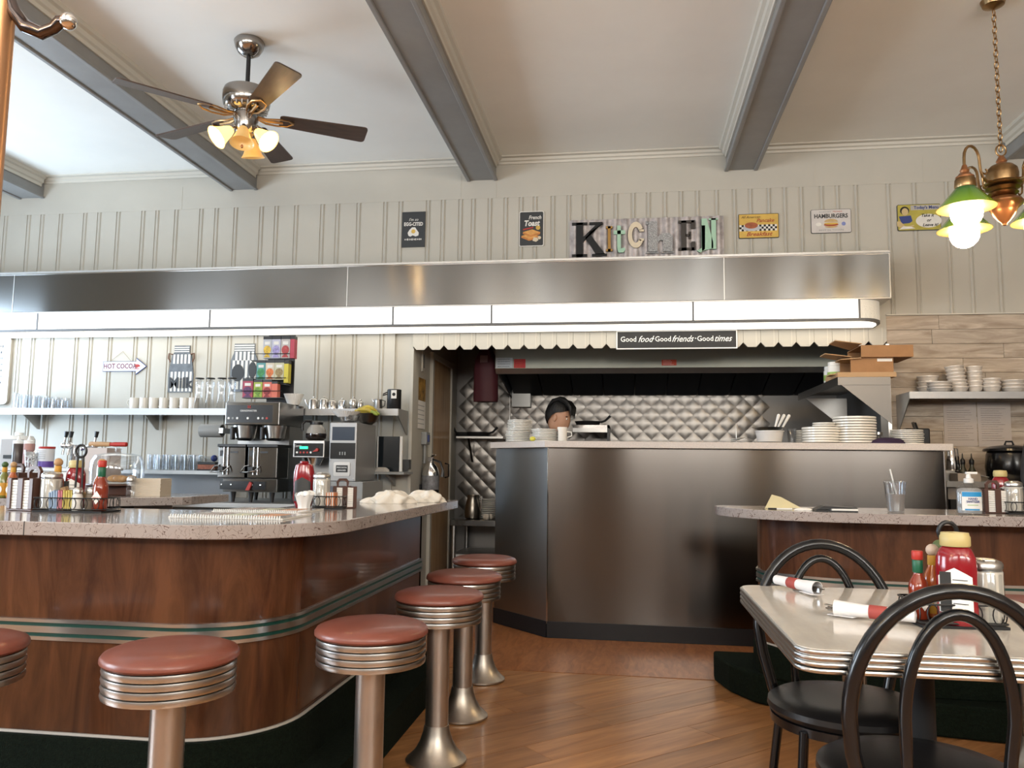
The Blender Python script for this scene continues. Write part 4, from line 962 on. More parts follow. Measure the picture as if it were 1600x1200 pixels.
# tea rack on the brewer
tr=thing('tea_rack','black wire rack of colourful tea boxes standing on the coffee brewer','rack',(xb,5.92,.9005+bz(628)+.0008))
def tz(py): return Zp(420,py,5.92)-tr.location.z
def tx(px): return X(px,5.92,580)-xb
MB().box(tx(408),tx(450),.115,.125,0,tz(520)).build('back_frame',BLACK,tr)
MB().box(tx(384),tx(446),-.06,.125,0,.008).build('base_plate',BLACK,tr)
for z0,y0 in ((tz(622),-.05),(tz(600),.02),(tz(561),.07)):
    MB().box(tx(386),tx(447),y0-.012,y0+.06,z0-.006,z0).build('tier_plate',BLACK,tr)
    MB().tube([(tx(384),y0-.016,z0+.05),(tx(447),y0-.016,z0+.05)],.003,6).build('tier_wire',BLACK,tr)
teas=[((384,400),(592,623),-.04,(.36,.05,.09),(.10,.03,.10)),((401,414.5),(594,623),-.04,(.34,.42,.06),(.16,.30,.03)),((415,429),(594,623),-.04,(.60,.14,.10),(.25,.02,.02)),((429,438),(597,623),-.04,(.66,.16,.10),(.66,.16,.10)),
      ((398,412),(562,593),.03,(.10,.30,.30),(.05,.25,.08)),((412,426),(562,593),.03,(.62,.55,.42),(.60,.16,.04)),((426,441),(562,593),.03,(.52,.50,.34),(.28,.20,.08)),((441,448),(563,598),.03,(.62,.52,.05),(.62,.45,.02)),
      ((402,416),(523,558),.08,(.45,.46,.50),(.62,.40,.04)),((416,430),(523,558),.08,(.48,.48,.58),(.30,.26,.48)),((430.5,445),(523,558),.08,(.46,.42,.40),(.40,.05,.05)),((445,452),(523,558),.08,(.45,.05,.08),(.45,.05,.08))]
cols=['magenta','lime green','coral red','salmon','teal green','orange peach','olive','yellow','grey and gold','lilac','grey and cherry','crimson']
for i,((a,b),(c,d),y0,c1,c2) in enumerate(teas):
    tb=thing('tea_box',cols[i]+' tea box on the %s tier of the tea rack'%('bottom' if i<4 else 'middle' if i<8 else 'top'),'tea box',(tr.location.x+tx((a+b)/2),5.92+y0,tr.location.z+tz(d)+.001),0,'tea boxes on the rack')
    hw=(tx(b)-tx(a))/2-.001; hh=tz(c)-tz(d)
    MB().box(-hw,hw,0,.055,0,hh*.86).build('carton',M('tea '+cols[i],c1,.5),tb); MB().box(-hw,hw,0,.055,hh*.86,hh).build('band',BLACK,tb)
    if i not in (3,7,11):
        flat(tb,circ(0,hh*.38,hw*.85,14,hh*.20),M('tea art '+cols[i],c2,.5,var=.5,vs=60),1,'art_print'); flat(tb,rect(-hw*.6,hw*.6,hh*.62,hh*.76),SIGNW,1,'name_panel')
        flat(tb,[(-hw*.8,hh*.04),(0,hh*.26),(hw*.8,hh*.04)],MATS['tea art '+cols[i]],2,'art_print')
# coffee filter stack behind
def filters(loc,label,r,h,parent=None):
    n=36; pr=[]; vs=[];fs=[]
    for z,rr_ in ((0,r*.6),(h,r)):
        for i in range(n*2):
            a=2*PI*i/(n*2); q_=rr_*(1+(.05 if i%2 else -.02)*(z/h)); vs.append((q_*math.cos(a),q_*math.sin(a),z+(.004 if i%2 and z>0 else 0)))
    N=n*2
    for i in range(N): fs.append((i,(i+1)%N,N+(i+1)%N,N+i))
    fs+= [tuple(range(N))[::-1],tuple(range(N,2*N))]
    return tag(MB().add(vs,fs).build('coffee_filter_stack',PAPER,None,loc=loc),label,'coffee filters')
filters((X(459,6.05,620),6.05,.9005+bz(628)+.001),'fluted paper coffee filters stacked on the back of the brewer',.075,.085)
# ---------------------------------------------------------------- single brewer with carafe
x0,x1_=X(457,5.78),X(506,5.78); xm=(x0+x1_)/2; hw=(x1_-x0)/2
cb=thing('coffee_brewer','single coffee brewer with a green display behind the ketchup bottle','coffee machine',(xm,5.78,.9005))
def cz(py): return Zp(482,py,5.78)-.9005
MB().box(-hw,hw,0,.40,cz(715),cz(688)).build('top_housing',STEELS,cb,bevel=.005); MB().box(-hw+.012,hw-.008,-.003,.002,cz(713),cz(692.5)).build('control_panel',BLACKG,cb)
MB().box(-hw+.055,-hw+.12,-.005,-.002,cz(701.5),cz(697.5)).build('display',lit('green display',(.02,.75,.30),1.2),cb)
text('Curtis',.024,WHITEP,cb,(-hw+.036,-.004,cz(697)),ext=.0004,shear=.3)
for i in range(5): MB().lathe([(.008,0),(.008,.002),(0,.003)],10,T=Matrix.Translation((-hw+.035+i*.027,-.003,cz(707))) @ Matrix.Rotation(R(90),4,'X')).build('button',(WHITEP,RED,RED,RED,WHITEP)[i],cb)
MB().prism([(hw-.085,cz(706)),(hw-.05,cz(700)),(hw-.04,cz(702)),(hw-.045,cz(705))],-.02,-.003,'y').build('red_lever',RED,cb)
MB().box(-hw+.02,hw-.02,.20,.40,.02,cz(715)).build('back_column',STEELD,cb); MB().box(-hw,hw,0,.40,0,.05).build('base_housing',BLACK,cb,bevel=.006)
MB().lathe([(.05,cz(727)),(.075,cz(715)-.001)],24,c=(0,.11,0)).build('brew_basket',CHROME,cb)
def carafe(loc,label,coffee=True):
    t=thing('coffee_carafe',label,'coffee pot',loc,0)
    MB().lathe([(.055,0),(.076,.018),(.080,.045),(.079,.055)],26).build('coffee_fill',M('coffee',(.012,.006,.004),.1,coat=.6),t)
    MB().lathe([(.079,.055),(.072,.085),(.052,.112),(.044,.125)],26).build('glass_bowl',M('carafe glass',(.35,.33,.30),.06,coat=.8),t)
    MB().lathe([(.046,.122),(.050,.126),(.050,.142),(.036,.152),(0,.154)],22).build('lid',BLACK,t)
    MB().tube([(-.03,-.02,.147),(-.07,-.045,.15),(-.092,-.055,.125),(-.088,-.055,.075)],.011,8).build('handle',BLACK,t)
    return t
carafe((X(491,5.86,675),5.90,.9005+cz(688)+.0008),'glass coffee pot with black handle on the single brewer')
# ---------------------------------------------------------------- grinder
x0,x1_=X(514,5.76),X(556,5.76); xm=(x0+x1_)/2; hw=(x1_-x0)/2
def wz(py): return Zp(536,py,5.76)
zg=wz(752)
sd=thing('appliance_stand','grey metal stand box under the coffee grinder','stand',(X(540,5.72),5.74,.9005))
MB().box(-.13,.13,0,.5,0,zg-.902).build('box_body',GREYP,sd,bevel=.004); MB().box(.02,.06,-.002,0,.05,.08).build('label',SIGNK,sd); 
gr=thing('coffee_grinder','tall grey coffee grinder with a smoked hopper window','coffee grinder',(xm,5.76,zg))
H_=wz(660)-zg; 
MB().box(-hw,hw,0,.46,0,H_).build('housing',M('grinder grey',(.36,.36,.36),.35,.5),gr,bevel=.005)
q=lambda py:wz(py)-zg
MB().box(-hw+.02,hw-.016,-.004,.002,q(688),q(667)).build('hopper_window',M('smoked window',(.05,.065,.09),.12),gr); MB().box(-hw+.008,hw-.006,-.003,.002,q(717),q(692)).build('control_panel',BLACKG,gr)
for dx in (-.02,0,.02): MB().box(dx-.004,dx+.004,-.006,-.003,q(711),q(706)).build('button',GREYP,gr)
MB().prism(rrect(-.065,.062,q(744),q(722),.012),-.006,.002,'y').build('badge_frame',STEELP,gr); MB().box(-.045,.045,-.009,-.005,q(738),q(727)).build('badge',BLACK,gr)
text('PRECISION',.016,WHITEP,gr,(0,-.010,q(730.5)),ext=.0003); text('GRINDER',.016,WHITEP,gr,(0,-.010,q(735)),ext=.0003)
for sx in (-1,1):
    for z_ in (.02,q(720)): MB().ball((sx*(hw-.012),-.002,z_),.004,8).build('screw',CHROME,gr)
bw=thing('steel_bowl','small steel bowl of paper coffee filters on the grinder','bowl',(X(541,5.86),5.88,zg+H_+.0008))
MB().lathe([(.03,0),(.06,.02),(.085,.055),(.087,.056),(.082,.054),(.055,.022),(0,.006)],26).build('bowl_body',CHROME,bw)
filters((X(541,5.86)-.012,5.86,zg+H_+.046),'white fluted coffee filters lying in the steel bowl on the grinder',.105,.040)
b2=thing('fruit_bowl','dark steel bowl of bananas behind the filter bowl','bowl',(X(572,6.06),6.08,zg+H_+.0008))
MB().lathe([(.035,0),(.07,.025),(.095,.085),(.097,.086),(.090,.083),(.065,.028),(0,.008)],26).build('bowl_body',M('dark bowl steel',(.20,.18,.16),.3,1),b2)
BAN=M('banana yellow',(.52,.40,.06),.5,var=.35,vs=18); BANG=M('banana green',(.28,.34,.05),.5,var=.2,vs=20)
for i,(dx,dy,dz,a,mt) in enumerate(((-.05,-.03,.085,.3,BAN),(-.02,-.045,.10,.1,BAN),(.0,.0,.12,-.2,BAN),(.045,-.02,.085,-.9,BANG),(.06,.02,.09,-1.1,BANG))):
    o=MB().tube([(-.07,0,-.01),(-.04,0,.012),(0,0,.02),(.04,0,.012),(.068,0,-.008),(.078,0,-.012)],[.005,.016,.018,.016,.009,.004],8).build('banana',mt,None,loc=Vector(b2.location)+Vector((dx,dy,dz)),rot=(.3*i,.1,a))
    tag(o,('spotted yellow' if mt is BAN else 'greenish')+' banana, %s in the dark fruit bowl'%ordn[i],'banana','bananas in the bowl')
# ---------------------------------------------------------------- monitor and wall ledge
xa,xbb=X(589,6.33),X(628,6.33)
mo=thing('monitor','black touch monitor with a white edge standing on a small wall ledge','monitor',((xa+xbb)/2,6.33,Zp(608,737,6.33)))
hw=(xbb-xa)/2; hm=Zp(608,682,6.33)-mo.location.z
MB().box(-hw+.01,hw-.02,-.004,.02,.004,hm).build('screen',M('screen black',(.010,.014,.018),.10,coat=.5),mo); MB().box(hw-.02,hw,-.004,.024,.002,hm+.002).build('frame_edge',WHITEP,mo); MB().box(-hw,-hw+.01,-.004,.024,.002,hm).build('frame_edge',WHITEP,mo)
MB().box(-hw+.02,hw+.05,.03,.10,.02,.10).build('stand',BLACK,mo)
o=thing('small_shelf','small grey wall ledge under the monitor','shelf',((xa+xbb)/2,6.36,mo.location.z-.0205))
MB().box(-hw-.01,hw+.05,-.14,.13,0,.02).build('shelf_plate',GREYP,o); MB().prism([(-.10,0),(.13,0),(.13,-.10)],-.01,.01,'x').build('bracket',GREYP,o)
lumpy('cleaning_cloth','folded grey cloth lying before the monitor','cloth',((xa+xbb)/2-.05,6.255,mo.location.z+.0002),.075,.03,.035,M('grey cloth',(.42,.40,.37),.9),5)
MB().tube([(-1.80-xbb,6.40-6.33,-.1),(-1.9-xbb+.02,.05,-.3),(-1.95-xbb,.03,-.45)],.004,5)
# ---------------------------------------------------------------- passage wall items
def onleft(px,py): return atx(px,py,XO0+.004)
a=onleft(647,586); b=onleft(664,628); c=onleft(664,671)
ca=thing('wall_calendar','wall calendar with an autumn picture on the passage wall','calendar',(XO0+.003,(a.y+b.y)/2,b.z))
hw=(b.y-a.y)/2
MB().box(0,.004,-hw,hw,0,a.z-b.z).build('picture_sheet',M('autumn print',(.30,.13,.03),.5,var=.8,vs=14,blotch=(.60,.34,.06)),ca)
MB().box(0,.006,-hw,hw,c.z-b.z,-.002).build('date_sheet',PAPER,ca)
for i in range(5): MB().box(.006,.0065,-hw*.8,hw*.8,(c.z-b.z)*(.2+.16*i),(c.z-b.z)*(.2+.16*i)+.006).build('date_row',GREYP,ca)
p=onleft(661,685); t=thing('switch_box','grey electrical switch box on the passage wall','switch box',(XO0+.001,p.y,p.z))
MB().box(0,.05,-.06,.06,-.055,.055).build('box_body',GREYP,t,bevel=.005); MB().box(.05,.058,-.02,.03,-.03,.03).build('switch_plate',NAVY,t); MB().tube([(.02,0,-.055),(.02,0,-.22)],.012,8).build('conduit',GREYP,t)
p=onleft(655,562); t=thing('thermostat_strip','narrow dark tag hanging on the passage wall above the calendar','tag',(XO0+.001,p.y+.12,p.z))
MB().box(0,.012,-.03,.03,-.09,.09).build('tag_body',TRIMW,t); MB().tube([(.014,0,.06),(.014,0,-.06)],.006,6).build('tag_mark',BLACK,t)
fe=thing('fire_extinguisher','silver fire extinguisher with black hose in the passage','fire extinguisher',(-1.70,6.86,Zp(675,775,6.86)-.10))
q=lambda py:Zp(675,py,6.86)-fe.location.z
MB().lathe([(.068,0),(.075,.01),(.075,q(738)),(.06,q(730)),(.03,q(724)),(.022,q(720))],24).build('cylinder_body',CHROME,fe); MB().lathe([(.0755,q(765)),(.0765,q(764)),(.0765,q(744)),(.0755,q(743))],24).build('label',M('label grey',(.18,.18,.19),.5,var=.4,vs=30),fe)
MB().box(-.02,.02,-.03,.03,q(722),q(714)).build('valve',DKCHROME,fe,bevel=.004); MB().tube([(0,.02,q(716)),(.03,-.06,q(710))],.007,6).build('lever',DKCHROME,fe); MB().tube([(0,.02,q(713)),(.06,-.08,q(711))],.006,6).build('lever',DKCHROME,fe)
MB().tube([(.02,0,q(718)),(.09,-.02,q(722)),(.115,-.02,q(735)),(.11,-.02,q(745))],[.010,.010,.012,.02],8).build('hose',BLACK,fe)
MB().box(-.085,-.07,-.05,.05,.08,.2).build('wall_bracket',BLACK,fe)
# ================================================================ LEFT COUNTER STATIONS
ZT1=ZT+.0006
# station by the left edge
yc=2.93
napkins((X(40,yc,770)+.012,yc+.03,ZT1),'brown napkin dispenser with two napkin slots at the left end of the counter',R(-14),1.12)
cx_=X(121,yc,790); caddy((cx_,yc,ZT1),'black wire caddy with ring handle and condiments on the left counter',.285,.135,R(3),.262)
zc=ZT1+.0066
pourer((X(86,yc),yc-.01,zc),'glass sugar pourer in the left wire caddy',1.0,.150)
PK=thing('sweetener_packets','blue, pink and yellow sweetener packets standing in the left caddy','packets',(X(113,yc),yc-.025,zc))
for i,cn_ in enumerate(((.36,.47,.62),)*5+((.62,.22,.26),)*3+((.62,.50,.14),)*6):
    MB().box(-.05+i*.0071,-.046+i*.0071,-.025,.025,.001,.072+.003*(i%3)).build('packet',M('packet %.2f %.2f'%cn_[:2],cn_,.7),PK,rot=(0,R(-4+2*(i%3)),0))
for i in range(4): MB().box(-.04+.022*i,-.02+.022*i,.028,.05,.06,.085).build('packet',M('packet brown',(.36,.24,.13),.7),PK,rot=(.2*(i%2),.3*(i-1.5),.1*i))
shaker((X(137,yc),yc-.045,zc),'salt shaker with steel lid in the left caddy',M('salt white',(.74,.72,.68),.5),1.0)
shaker((X(151,yc),yc-.020,zc),'pepper shaker with steel lid in the left caddy',M('pepper grey',(.16,.13,.10),.6),1.0)
tabasco((X(168,yc),yc-.03,zc),'large red pepper sauce bottle with red cap at the right of the left caddy',.1,1.18)
ballcap((X(148,yc),yc+.045,zc),'orange hot sauce with round wooden cap behind the salt shaker',.1,1.12)
ketchup((X(119,yc+.04),yc+.045,zc),'ketchup bottle with pale cap behind the sweetener packets',0,.95,False,'light')
ballcap((X(89,yc+.04),yc+.05,zc),'hot sauce with round wooden cap behind the sugar pourer',.1,1.12)
# station further back, cut by the picture edge
yb=3.95
ZS1=ZT1
napkins((X(28,yb,760),yb,ZS1),'brown napkin dispenser on the service counter behind the first one',R(-10),1.15)
ballcap((X(22,yb-.12),yb-.12,ZS1),'small orange hot sauce with pale wooden cap at the left edge',0,1.05)
ballcap((X(4,yb-.12),yb-.10,ZS1),'green hot sauce bottle with green round cap at the left edge',0,1.05,M('green cap',(.05,.10,.03),.5),M('green sauce',(.16,.17,.03),.2,coat=.4))
caddy((X(-20,yb),yb,ZS1),'black wire caddy mostly beyond the left picture edge',.20,.12,0,.2,False)
# cake dome on the service counter
yd=4.42
cd_=thing('cake_stand','glass cake dome over pastries on a brown stand','cake stand',(X(184,yd),yd,ZS1))
MB().box(-.13,.17,-.10,.13,0,.055).build('stand_base',BROWNP,cd_,bevel=.006); MB().lathe([(.18,.056),(.185,.060),(.18,.066)],32,c=(.02,.0,0)).build('tray',BROWNP,cd_)
MB().lathe([(.150,.068),(.152,.15),(.148,.20),(.130,.232),(.08,.246),(0,.250),(0,.246),(.078,.242),(.127,.228),(.144,.198),(.148,.15),(.147,.068)],36).build('dome',GLASS,cd_)
MB().ball((0,0,.268),.020,12).build('dome_knob',GLASS,cd_)
for i,(dx,dy,rz) in enumerate(((-.06,-.02,.3),(.05,.03,-.5),(.02,-.06,1.0))):
    MB().prism([(-.06,-.05),(.07,-.04),(.06,.06),(-.05,.05)],.068,.072+.001*i,'z').build('paper_sheet',PAPER,cd_,loc=(dx,dy,0),rot=(0,0,rz))
for i,(dx,dy,rz) in enumerate(((.035,-.01,.2),(.06,.05,-.6),(-.04,.05,.7))): MB().ball((0,0,0),.04,14,sz=(1.2,.7,.55)).build('pastry',M('pastry brown',(.42,.22,.08),.6,var=.4,vs=20),cd_,loc=(dx,dy,.095),rot=(0,0,rz))
for i in range(4): MB().prism([(-.05,0),(.09,-.01),(.06,.06)],.0665+.0007*i,.0670+.0007*i,'z').build('wax_paper',PAPER,cd_,loc=(.13,-.02+.03*i,0),rot=(0,R(-14),.5*i-.6))
ns=thing('napkin_stack','stack of kraft paper napkins beside the cake dome','napkins',(X(233,4.36),4.40,ZS1))
for i in range(14): MB().box(-.085+.001*(i%3),.085-.001*(i%2),-.075,.075,i*.0072,i*.0072+.0066).build('napkin',M('kraft paper',(.62,.53,.42),.85),ns,rot=(0,0,R(8+.8*math.sin(i*2))))
shaker((X(207,4.28),4.28,ZS1),'small glass shaker between the cake stand and napkin stack',PLASTIC,1.25)
# soda fountain cabinet and syrup bottles behind
ym=5.05; zc2=1.145
fr=thing('dipping_cabinet','white service cabinet carrying syrup bottles behind the counter','cabinet',(0,0,0))
xr_=X(128,ym); MB().box(-6.0,xr_,4.98,5.50,.004,zc2-.02).build('cabinet_body',WHITEP,fr,bevel=.01); MB().box(-6.0,xr_+.01,4.96,5.50,zc2-.02,zc2).build('cabinet_top',M('top pale',(.62,.64,.66),.3),fr)
z_=zc2+.0006
def zy(px,py): return Zp(px,py,ym)-z_
t=thing('syrup_carton','white and grey carton with dark print at the left picture edge','carton',(X(10,ym),ym+.05,z_)); MB().box(-.06,.05,-.04,.04,0,zy(10,686)).build('carton_body',M('carton grey',(.45,.45,.46),.5),t); flat(t,rect(-.03,.04,.06,.085),SIGNK,60,'print')
t=thing('jug','white plastic jug behind the squeeze bottles','jug',(X(24,ym+.2),ym+.22,z_)); MB().lathe([(.10,0),(.105,.01),(.105,.20),(.09,.225),(0,.23)],24).build('jug_body',WHITEP,t); MB().lathe([(.03,.23),(.03,.25),(0,.25)],14).build('cap',WHITEP,t)
def squeeze(px,hh,mt,label,r=.035):
    t=thing('squeeze_bottle',label,'bottle',(X(px,ym),ym-.005,z_)); MB().lathe([(r*.95,0),(r,.004),(r,hh*.74),(r*.9,hh*.76)],20).build('bottle_body',mt,t); MB().lathe([(r*.98,hh*.75),(r*.98,hh*.84),(r*.4,hh*.87),(r*.12,hh),(0,hh)],20).build('nozzle_cap',WHITEP,t)
squeeze(28,zy(28,681),M('syrup dark',(.06,.045,.04),.3),'squeeze bottle of dark syrup with white nozzle',.036); squeeze(45,zy(45,681),M('syrup pink',(.40,.22,.20),.3),'squeeze bottle of pinkish syrup with white nozzle',.036)
t=thing('plastic_tub','clear plastic tub full of white packets','tub',(X(45,ym-.08),ym-.045,z_)); hh=zy(45,703)
MB().lathe([(.045,0),(.056,hh),(.058,hh),(.053,hh-.002),(.042,.004),(0,.004)],26).build('tub_body',PLASTIC,t)
for i in range(12): MB().box(-.012,.012,-.003,.003,-.02,.02).build('packet',PAPER,t,loc=(.025*math.cos(i*2.1),.025*math.sin(i*2.1),.03+.006*i),rot=(i*.7,i*1.3,i*.5))
t=thing('powder_tub','white and purple powder tub with a red lid','tub',(X(69,ym-.05),ym-.03,z_)); hh=zy(69,698)
MB().lathe([(.047,0),(.049,.003),(.049,hh*.92)],24).build('tub_body',M('tub white',(.66,.68,.72),.4),t); MB().lathe([(.0495,.004),(.0497,.005),(.0497,hh*.30),(.0495,hh*.31)],24).build('label_band',M('tub purple',(.10,.05,.28),.4),t); MB().lathe([(.051,hh*.90),(.052,hh*.91),(.052,hh),(0,hh+.002)],24).build('lid',RED,t)
for i in range(5): MB().box(-.03,.03,-.0505,-.0495,hh*(.42+.09*i),hh*(.44+.09*i)).build('small_print',GREYP,t)
sf=thing('soda_fountain','chrome soda fountain taps with black knobs behind the condiments','soda fountain',(X(98,ym),ym+.12,z_))
MB().lathe([(.05,0),(.03,.02),(.026,.15),(.030,.16),(0,.165)],20).build('column',CHROME,sf)
for i,px in enumerate((86,94,134)):
    x_=X(px,ym)-sf.location.x; zt_=zy(px,676)
    hd=MB().tube([(x_*.3,0,.13),(x_*.8,-.02,.16),(x_,-.04,.15)],.014,8).build('tap_arm',CHROME,sf)
    MB().ball((x_,-.04,.155),.024,12).build('tap_valve',CHROME,hd); MB().tube([(x_,-.04,.16),(x_+.008,-.04,zt_-.02)],.006,6).build('tap_stem',CHROME,hd); MB().tube([(x_+.008,-.04,zt_-.03),(x_+.014,-.04,zt_+.012)],[.011,.015],8).build('tap_knob',BLACK,hd)
    MB().tube([(x_,-.04,.14),(x_,-.05,.09)],.008,8).build('spout',CHROME,hd)
kb2=thing('paper_box','white paper box behind the cake dome','box',(X(152,5.12)+.02,5.14,.0035)); MB().box(-.07,.09,-.08,.08,0,Zp(152,700,5.12)-.0035).build('box_body',M('box blush',(.58,.52,.50),.7),kb2)
rp=thing('rolling_pin','wooden rolling pin with a red handle lying behind the cake dome','rolling pin',(X(160,5.1),5.12,Zp(160,694,5.1)))
MB().tube([(-.12,0,0),(-.11,0,0),(.04,0,0)],[.012,.018,.016],12).build('roller',WOODCAP,rp); MB().tube([(.04,0,0),(.075,0,0),(.16,0,0),(.165,0,0)],[.012,.016,.016,.008],12).build('handle',RED,rp)

# ================================================================ RIGHT PART OF THE LEFT COUNTER
y2=3.46
caddy((X(513,y2,790)-.0,y2+.02,ZT1),'small wire caddy holding sugar and napkins near the menus',.135,.11,R(8),.2,False)
pourer((X(504,y2),y2+.0,zc),'sugar pourer with frosted lid in the small caddy near the menus',1.0,.155)
ketchup((X(476,y2+.03),y2+.03,ZT1),'upside-down red ketchup bottle with dark label near the menus',R(6),1.08,True,'dark')
napkins((X(533,y2+.06),y2+.09,ZT1),'brown napkin dispenser behind the small caddy near the menus',R(35),.85)
PK2=thing('sugar_packets','red and white sugar packets standing in the small caddy','packets',(X(521,y2),y2-.005,zc))
for i in range(7): MB().box(-.018+i*.0055,-.0145+i*.0055,-.022,.022,.001,.066).build('packet',PAPER if i%2 else M('packet red white',(.66,.25,.12),.7),PK2)
cc=thing('creamer_cup','fluted white cup of creamer pods before the ketchup bottle','cup',(X(479,3.36),3.35,ZT1))
m=[]; 
for z,r_ in ((0,.026),(.02,.027),(.05,.036),(.062,.041)): m.append((r_,z))
cvs=[];cfs=[];n=32
for r_,z in m:
    for i in range(n): a=2*PI*i/n; q_=r_*(1+.06*math.cos(8*a)); cvs.append((q_*math.cos(a),q_*math.sin(a),z+(.005*math.cos(8*a) if z>.06 else 0)))
for j in range(3):
    for i in range(n): cfs.append((j*n+i,j*n+(i+1)%n,(j+1)*n+(i+1)%n,(j+1)*n+i))
MB().add(cvs,cfs,0,True).build('cup_body',M('white fluted plastic',(.74,.74,.74),.2,coat=.4),cc)
for i,(dx,dy) in enumerate(((-.018,-.01),(.014,-.012),(.0,.018),(.02,.012),(-.016,.014))):
    MB().lathe([(.012,0),(.015,.02),(.018,.021),(0,.0215)],12).build('creamer_pod',WHITEP,cc,loc=(dx,dy,.05+.006*(i%2)),rot=(.4*(i-2),.5*(1-i%3),0))
# spiral bound menus
def menu(loc,rz,w,d,label,art):
    t=thing('spiral_menu',label,'menu',loc,rz,'spiral-bound menus on the counter')
    MB().box(-w/2,w/2,-d/2,d/2,0,.005).build('page_block',PAPER,t); MB().box(-w/2,w/2,-d/2,d/2,.005,.0062).build('cover',art,t)
    for i in range(3): MB().box(-w*.38+i*w*.27,-w*.18+i*w*.27,-d*.3,d*.32,.0063,.0068).build('cover_print',M('menu print %d'%i,((.30,.22,.18),(.50,.50,.36),(.55,.25,.12))[i],.4,var=.5,vs=20),t)
    n=44; rg=MB().tube([(0,.008*math.cos(a),.005+.0085*math.sin(a)) for a in [2*PI*k/8 for k in range(8)]],.0019,5,closed=True).mesh('spiral_coil'); rg.materials.append(WHITEP)
    for i in range(n): share(rg,'spiral_coil',t,(-w/2+.01+(w-.02)*i/(n-1),-d/2,0),(0,0,.25))
    return t
MC=M('menu cover',(.56,.51,.45),.25,var=.3,vs=9,coat=.5)
menu((X(425,3.20),3.20,ZT1),R(2),.36,.30,'spiral menu lying further back on the counter',MC)
menu((X(400,2.86)-.04,2.855,ZT1),R(1),.43,.28,'spiral menu lying nearest the curved counter edge',MC)
# towels
def twl(px,yy,s,label,seed,rz): return lumpy('dish_towel',label,'towel',(X(px,yy,780),yy,ZT1),.105*s,.075*s,.062*s,TOWEL,seed,rz,.30,'crumpled towels on the counter')
twl(612,4.08,1.0,'crumpled cream towel with a loose tail near the counter end',3,.2); lumpy('towel_tail','rolled tail end of a towel left of the crumpled towel','towel',(X(582,4.05,783),4.05,ZT1),.055,.025,.028,TOWEL,12,.1,.2)
twl(666,4.28,.95,'crumpled cream towel closest to the counter end',8,-.3)

# ================================================================ KITCHEN
hd=thing('range_hood','grey range hood across the kitchen with a dark filter bay','range hood',(0,0,0))
yh=7.2; xh0=X(774,yh,560); zb_=Zp(900,575,yh); xh1=XO1-.02
MB().box(xh0,xh1,yh,yh+.02,zb_,2.74).build('front_panel',HOODG,hd); MB().prism([(yh,zb_),(yh+.02,zb_),(yh+.06,zb_-.045),(yh+.04,zb_-.045)],xh0,xh1,'x').build('front_lip',STEELS,hd)
MB().prism([(yh+.02,2.74),(YK-.02,2.74),(YK-.02,1.90),(YK-.10,1.90),(yh+.03,zb_)],xh0,xh0+.015,'x').build('side_panel',M('hood side dark',(.04,.045,.055),.5,.3),hd)
FILT=M('filter dark',(.012,.016,.022),.45,.4)
for i in range(10):
    a=xh0+.03+(xh1-xh0-.05)*i/10; b=xh0+.03+(xh1-xh0-.05)*(i+1)/10-.012
    MB().prism([(yh+.10,zb_+.12),(YK-.06,1.93),(YK-.06,1.96),(yh+.10,zb_+.15)],a,b,'x').build('filter_panel',FILT,hd)
MB().box(xh0,xh1,yh+.02,YK-.02,zb_+.16,2.0+.35).build('plenum',FILT,hd)
def paper(name,label,px0,py0,px1,py1,Y,mt,cat='notice',txt=None,tm=None):
    s,w_,h_=sign(name,label,px0,py0,px1,py1,Y,cat); plate(s,rect(-w_/2,w_/2,-h_/2,h_/2),mt,.003)
    nl=4 if h_<.2 else 15
    for i in range(nl): scribble(s,-w_*.4,w_*random.uniform(.1,.4),h_*(.36-.72*i/(nl-1)),h_*(.07 if nl==4 else .012),tm or SIGNK,2,i)
    return s
paper('hood_notice','white printed notice at the left end of the range hood',775,559,801,575,yh-.004,M('notice grey',(.42,.45,.47),.6)); paper('hood_notice','red warning notice beside the white notice on the hood',803,561,821,575,yh-.004,M('notice red',(.42,.02,.02),.6),tm=BRICK); paper('hood_notice','small red sticker at the middle of the range hood',1034,562,1057,571,yh-.004,M('sticker red',(.50,.06,.03),.5),tm=SIGNW)
t=thing('hanging_cover','dark maroon cloth cover hanging left of the range hood','cloth cover',(X(759,7.3,590),7.3,Zp(759,628,7.3))); hh=Zp(759,545,7.3)-t.location.z
vs=[];fs=[];n=36
for z,r_ in ((0,.112),(.03,.116),(hh*.6,.112),(hh*.8,.10),(hh,.055),(hh+.03,.02)):
    for i in range(n): a=2*PI*i/n; q_=r_*(1+.035*math.sin(7*a+z*6)); vs.append((q_*math.cos(a),q_*.7*math.sin(a),z))
for j in range(5):
    for i in range(n): fs.append((j*n+i,j*n+(i+1)%n,(j+1)*n+(i+1)%n,(j+1)*n+i))
fs.append(tuple(range(n))[::-1]); MB().add(vs,fs,0,True).build('cover_cloth',M('maroon cloth',(.055,.008,.014),.65),t); MB().tube([(0,0,hh+.02),(0,0,2.745-t.location.z)],.008,6).build('hanger',BLACK,t); MB().box(-.04,.03,-.09,-.078,hh*.72,hh*.85).build('cloth_tag',M('tag dull red',(.12,.06,.06),.6),t)
t=thing('wall_box','grey steel box on the quilted wall under the hood','wall box',(X(814,8.2,625),8.2,Zp(814,636,8.2))); hh=Zp(814,612,8.2)-t.location.z
MB().box(-.10,.10,0,.08,0,hh).build('box_body',M('box steel',(.36,.36,.35),.4,.6),t,bevel=.004); MB().box(-.104,.104,-.004,.08,hh,hh+.02).build('lid',STEELS,t)
MB().box(-.13,-.12,.06,.095,-1.2,hh).build('edge_strip',STEELS,t)
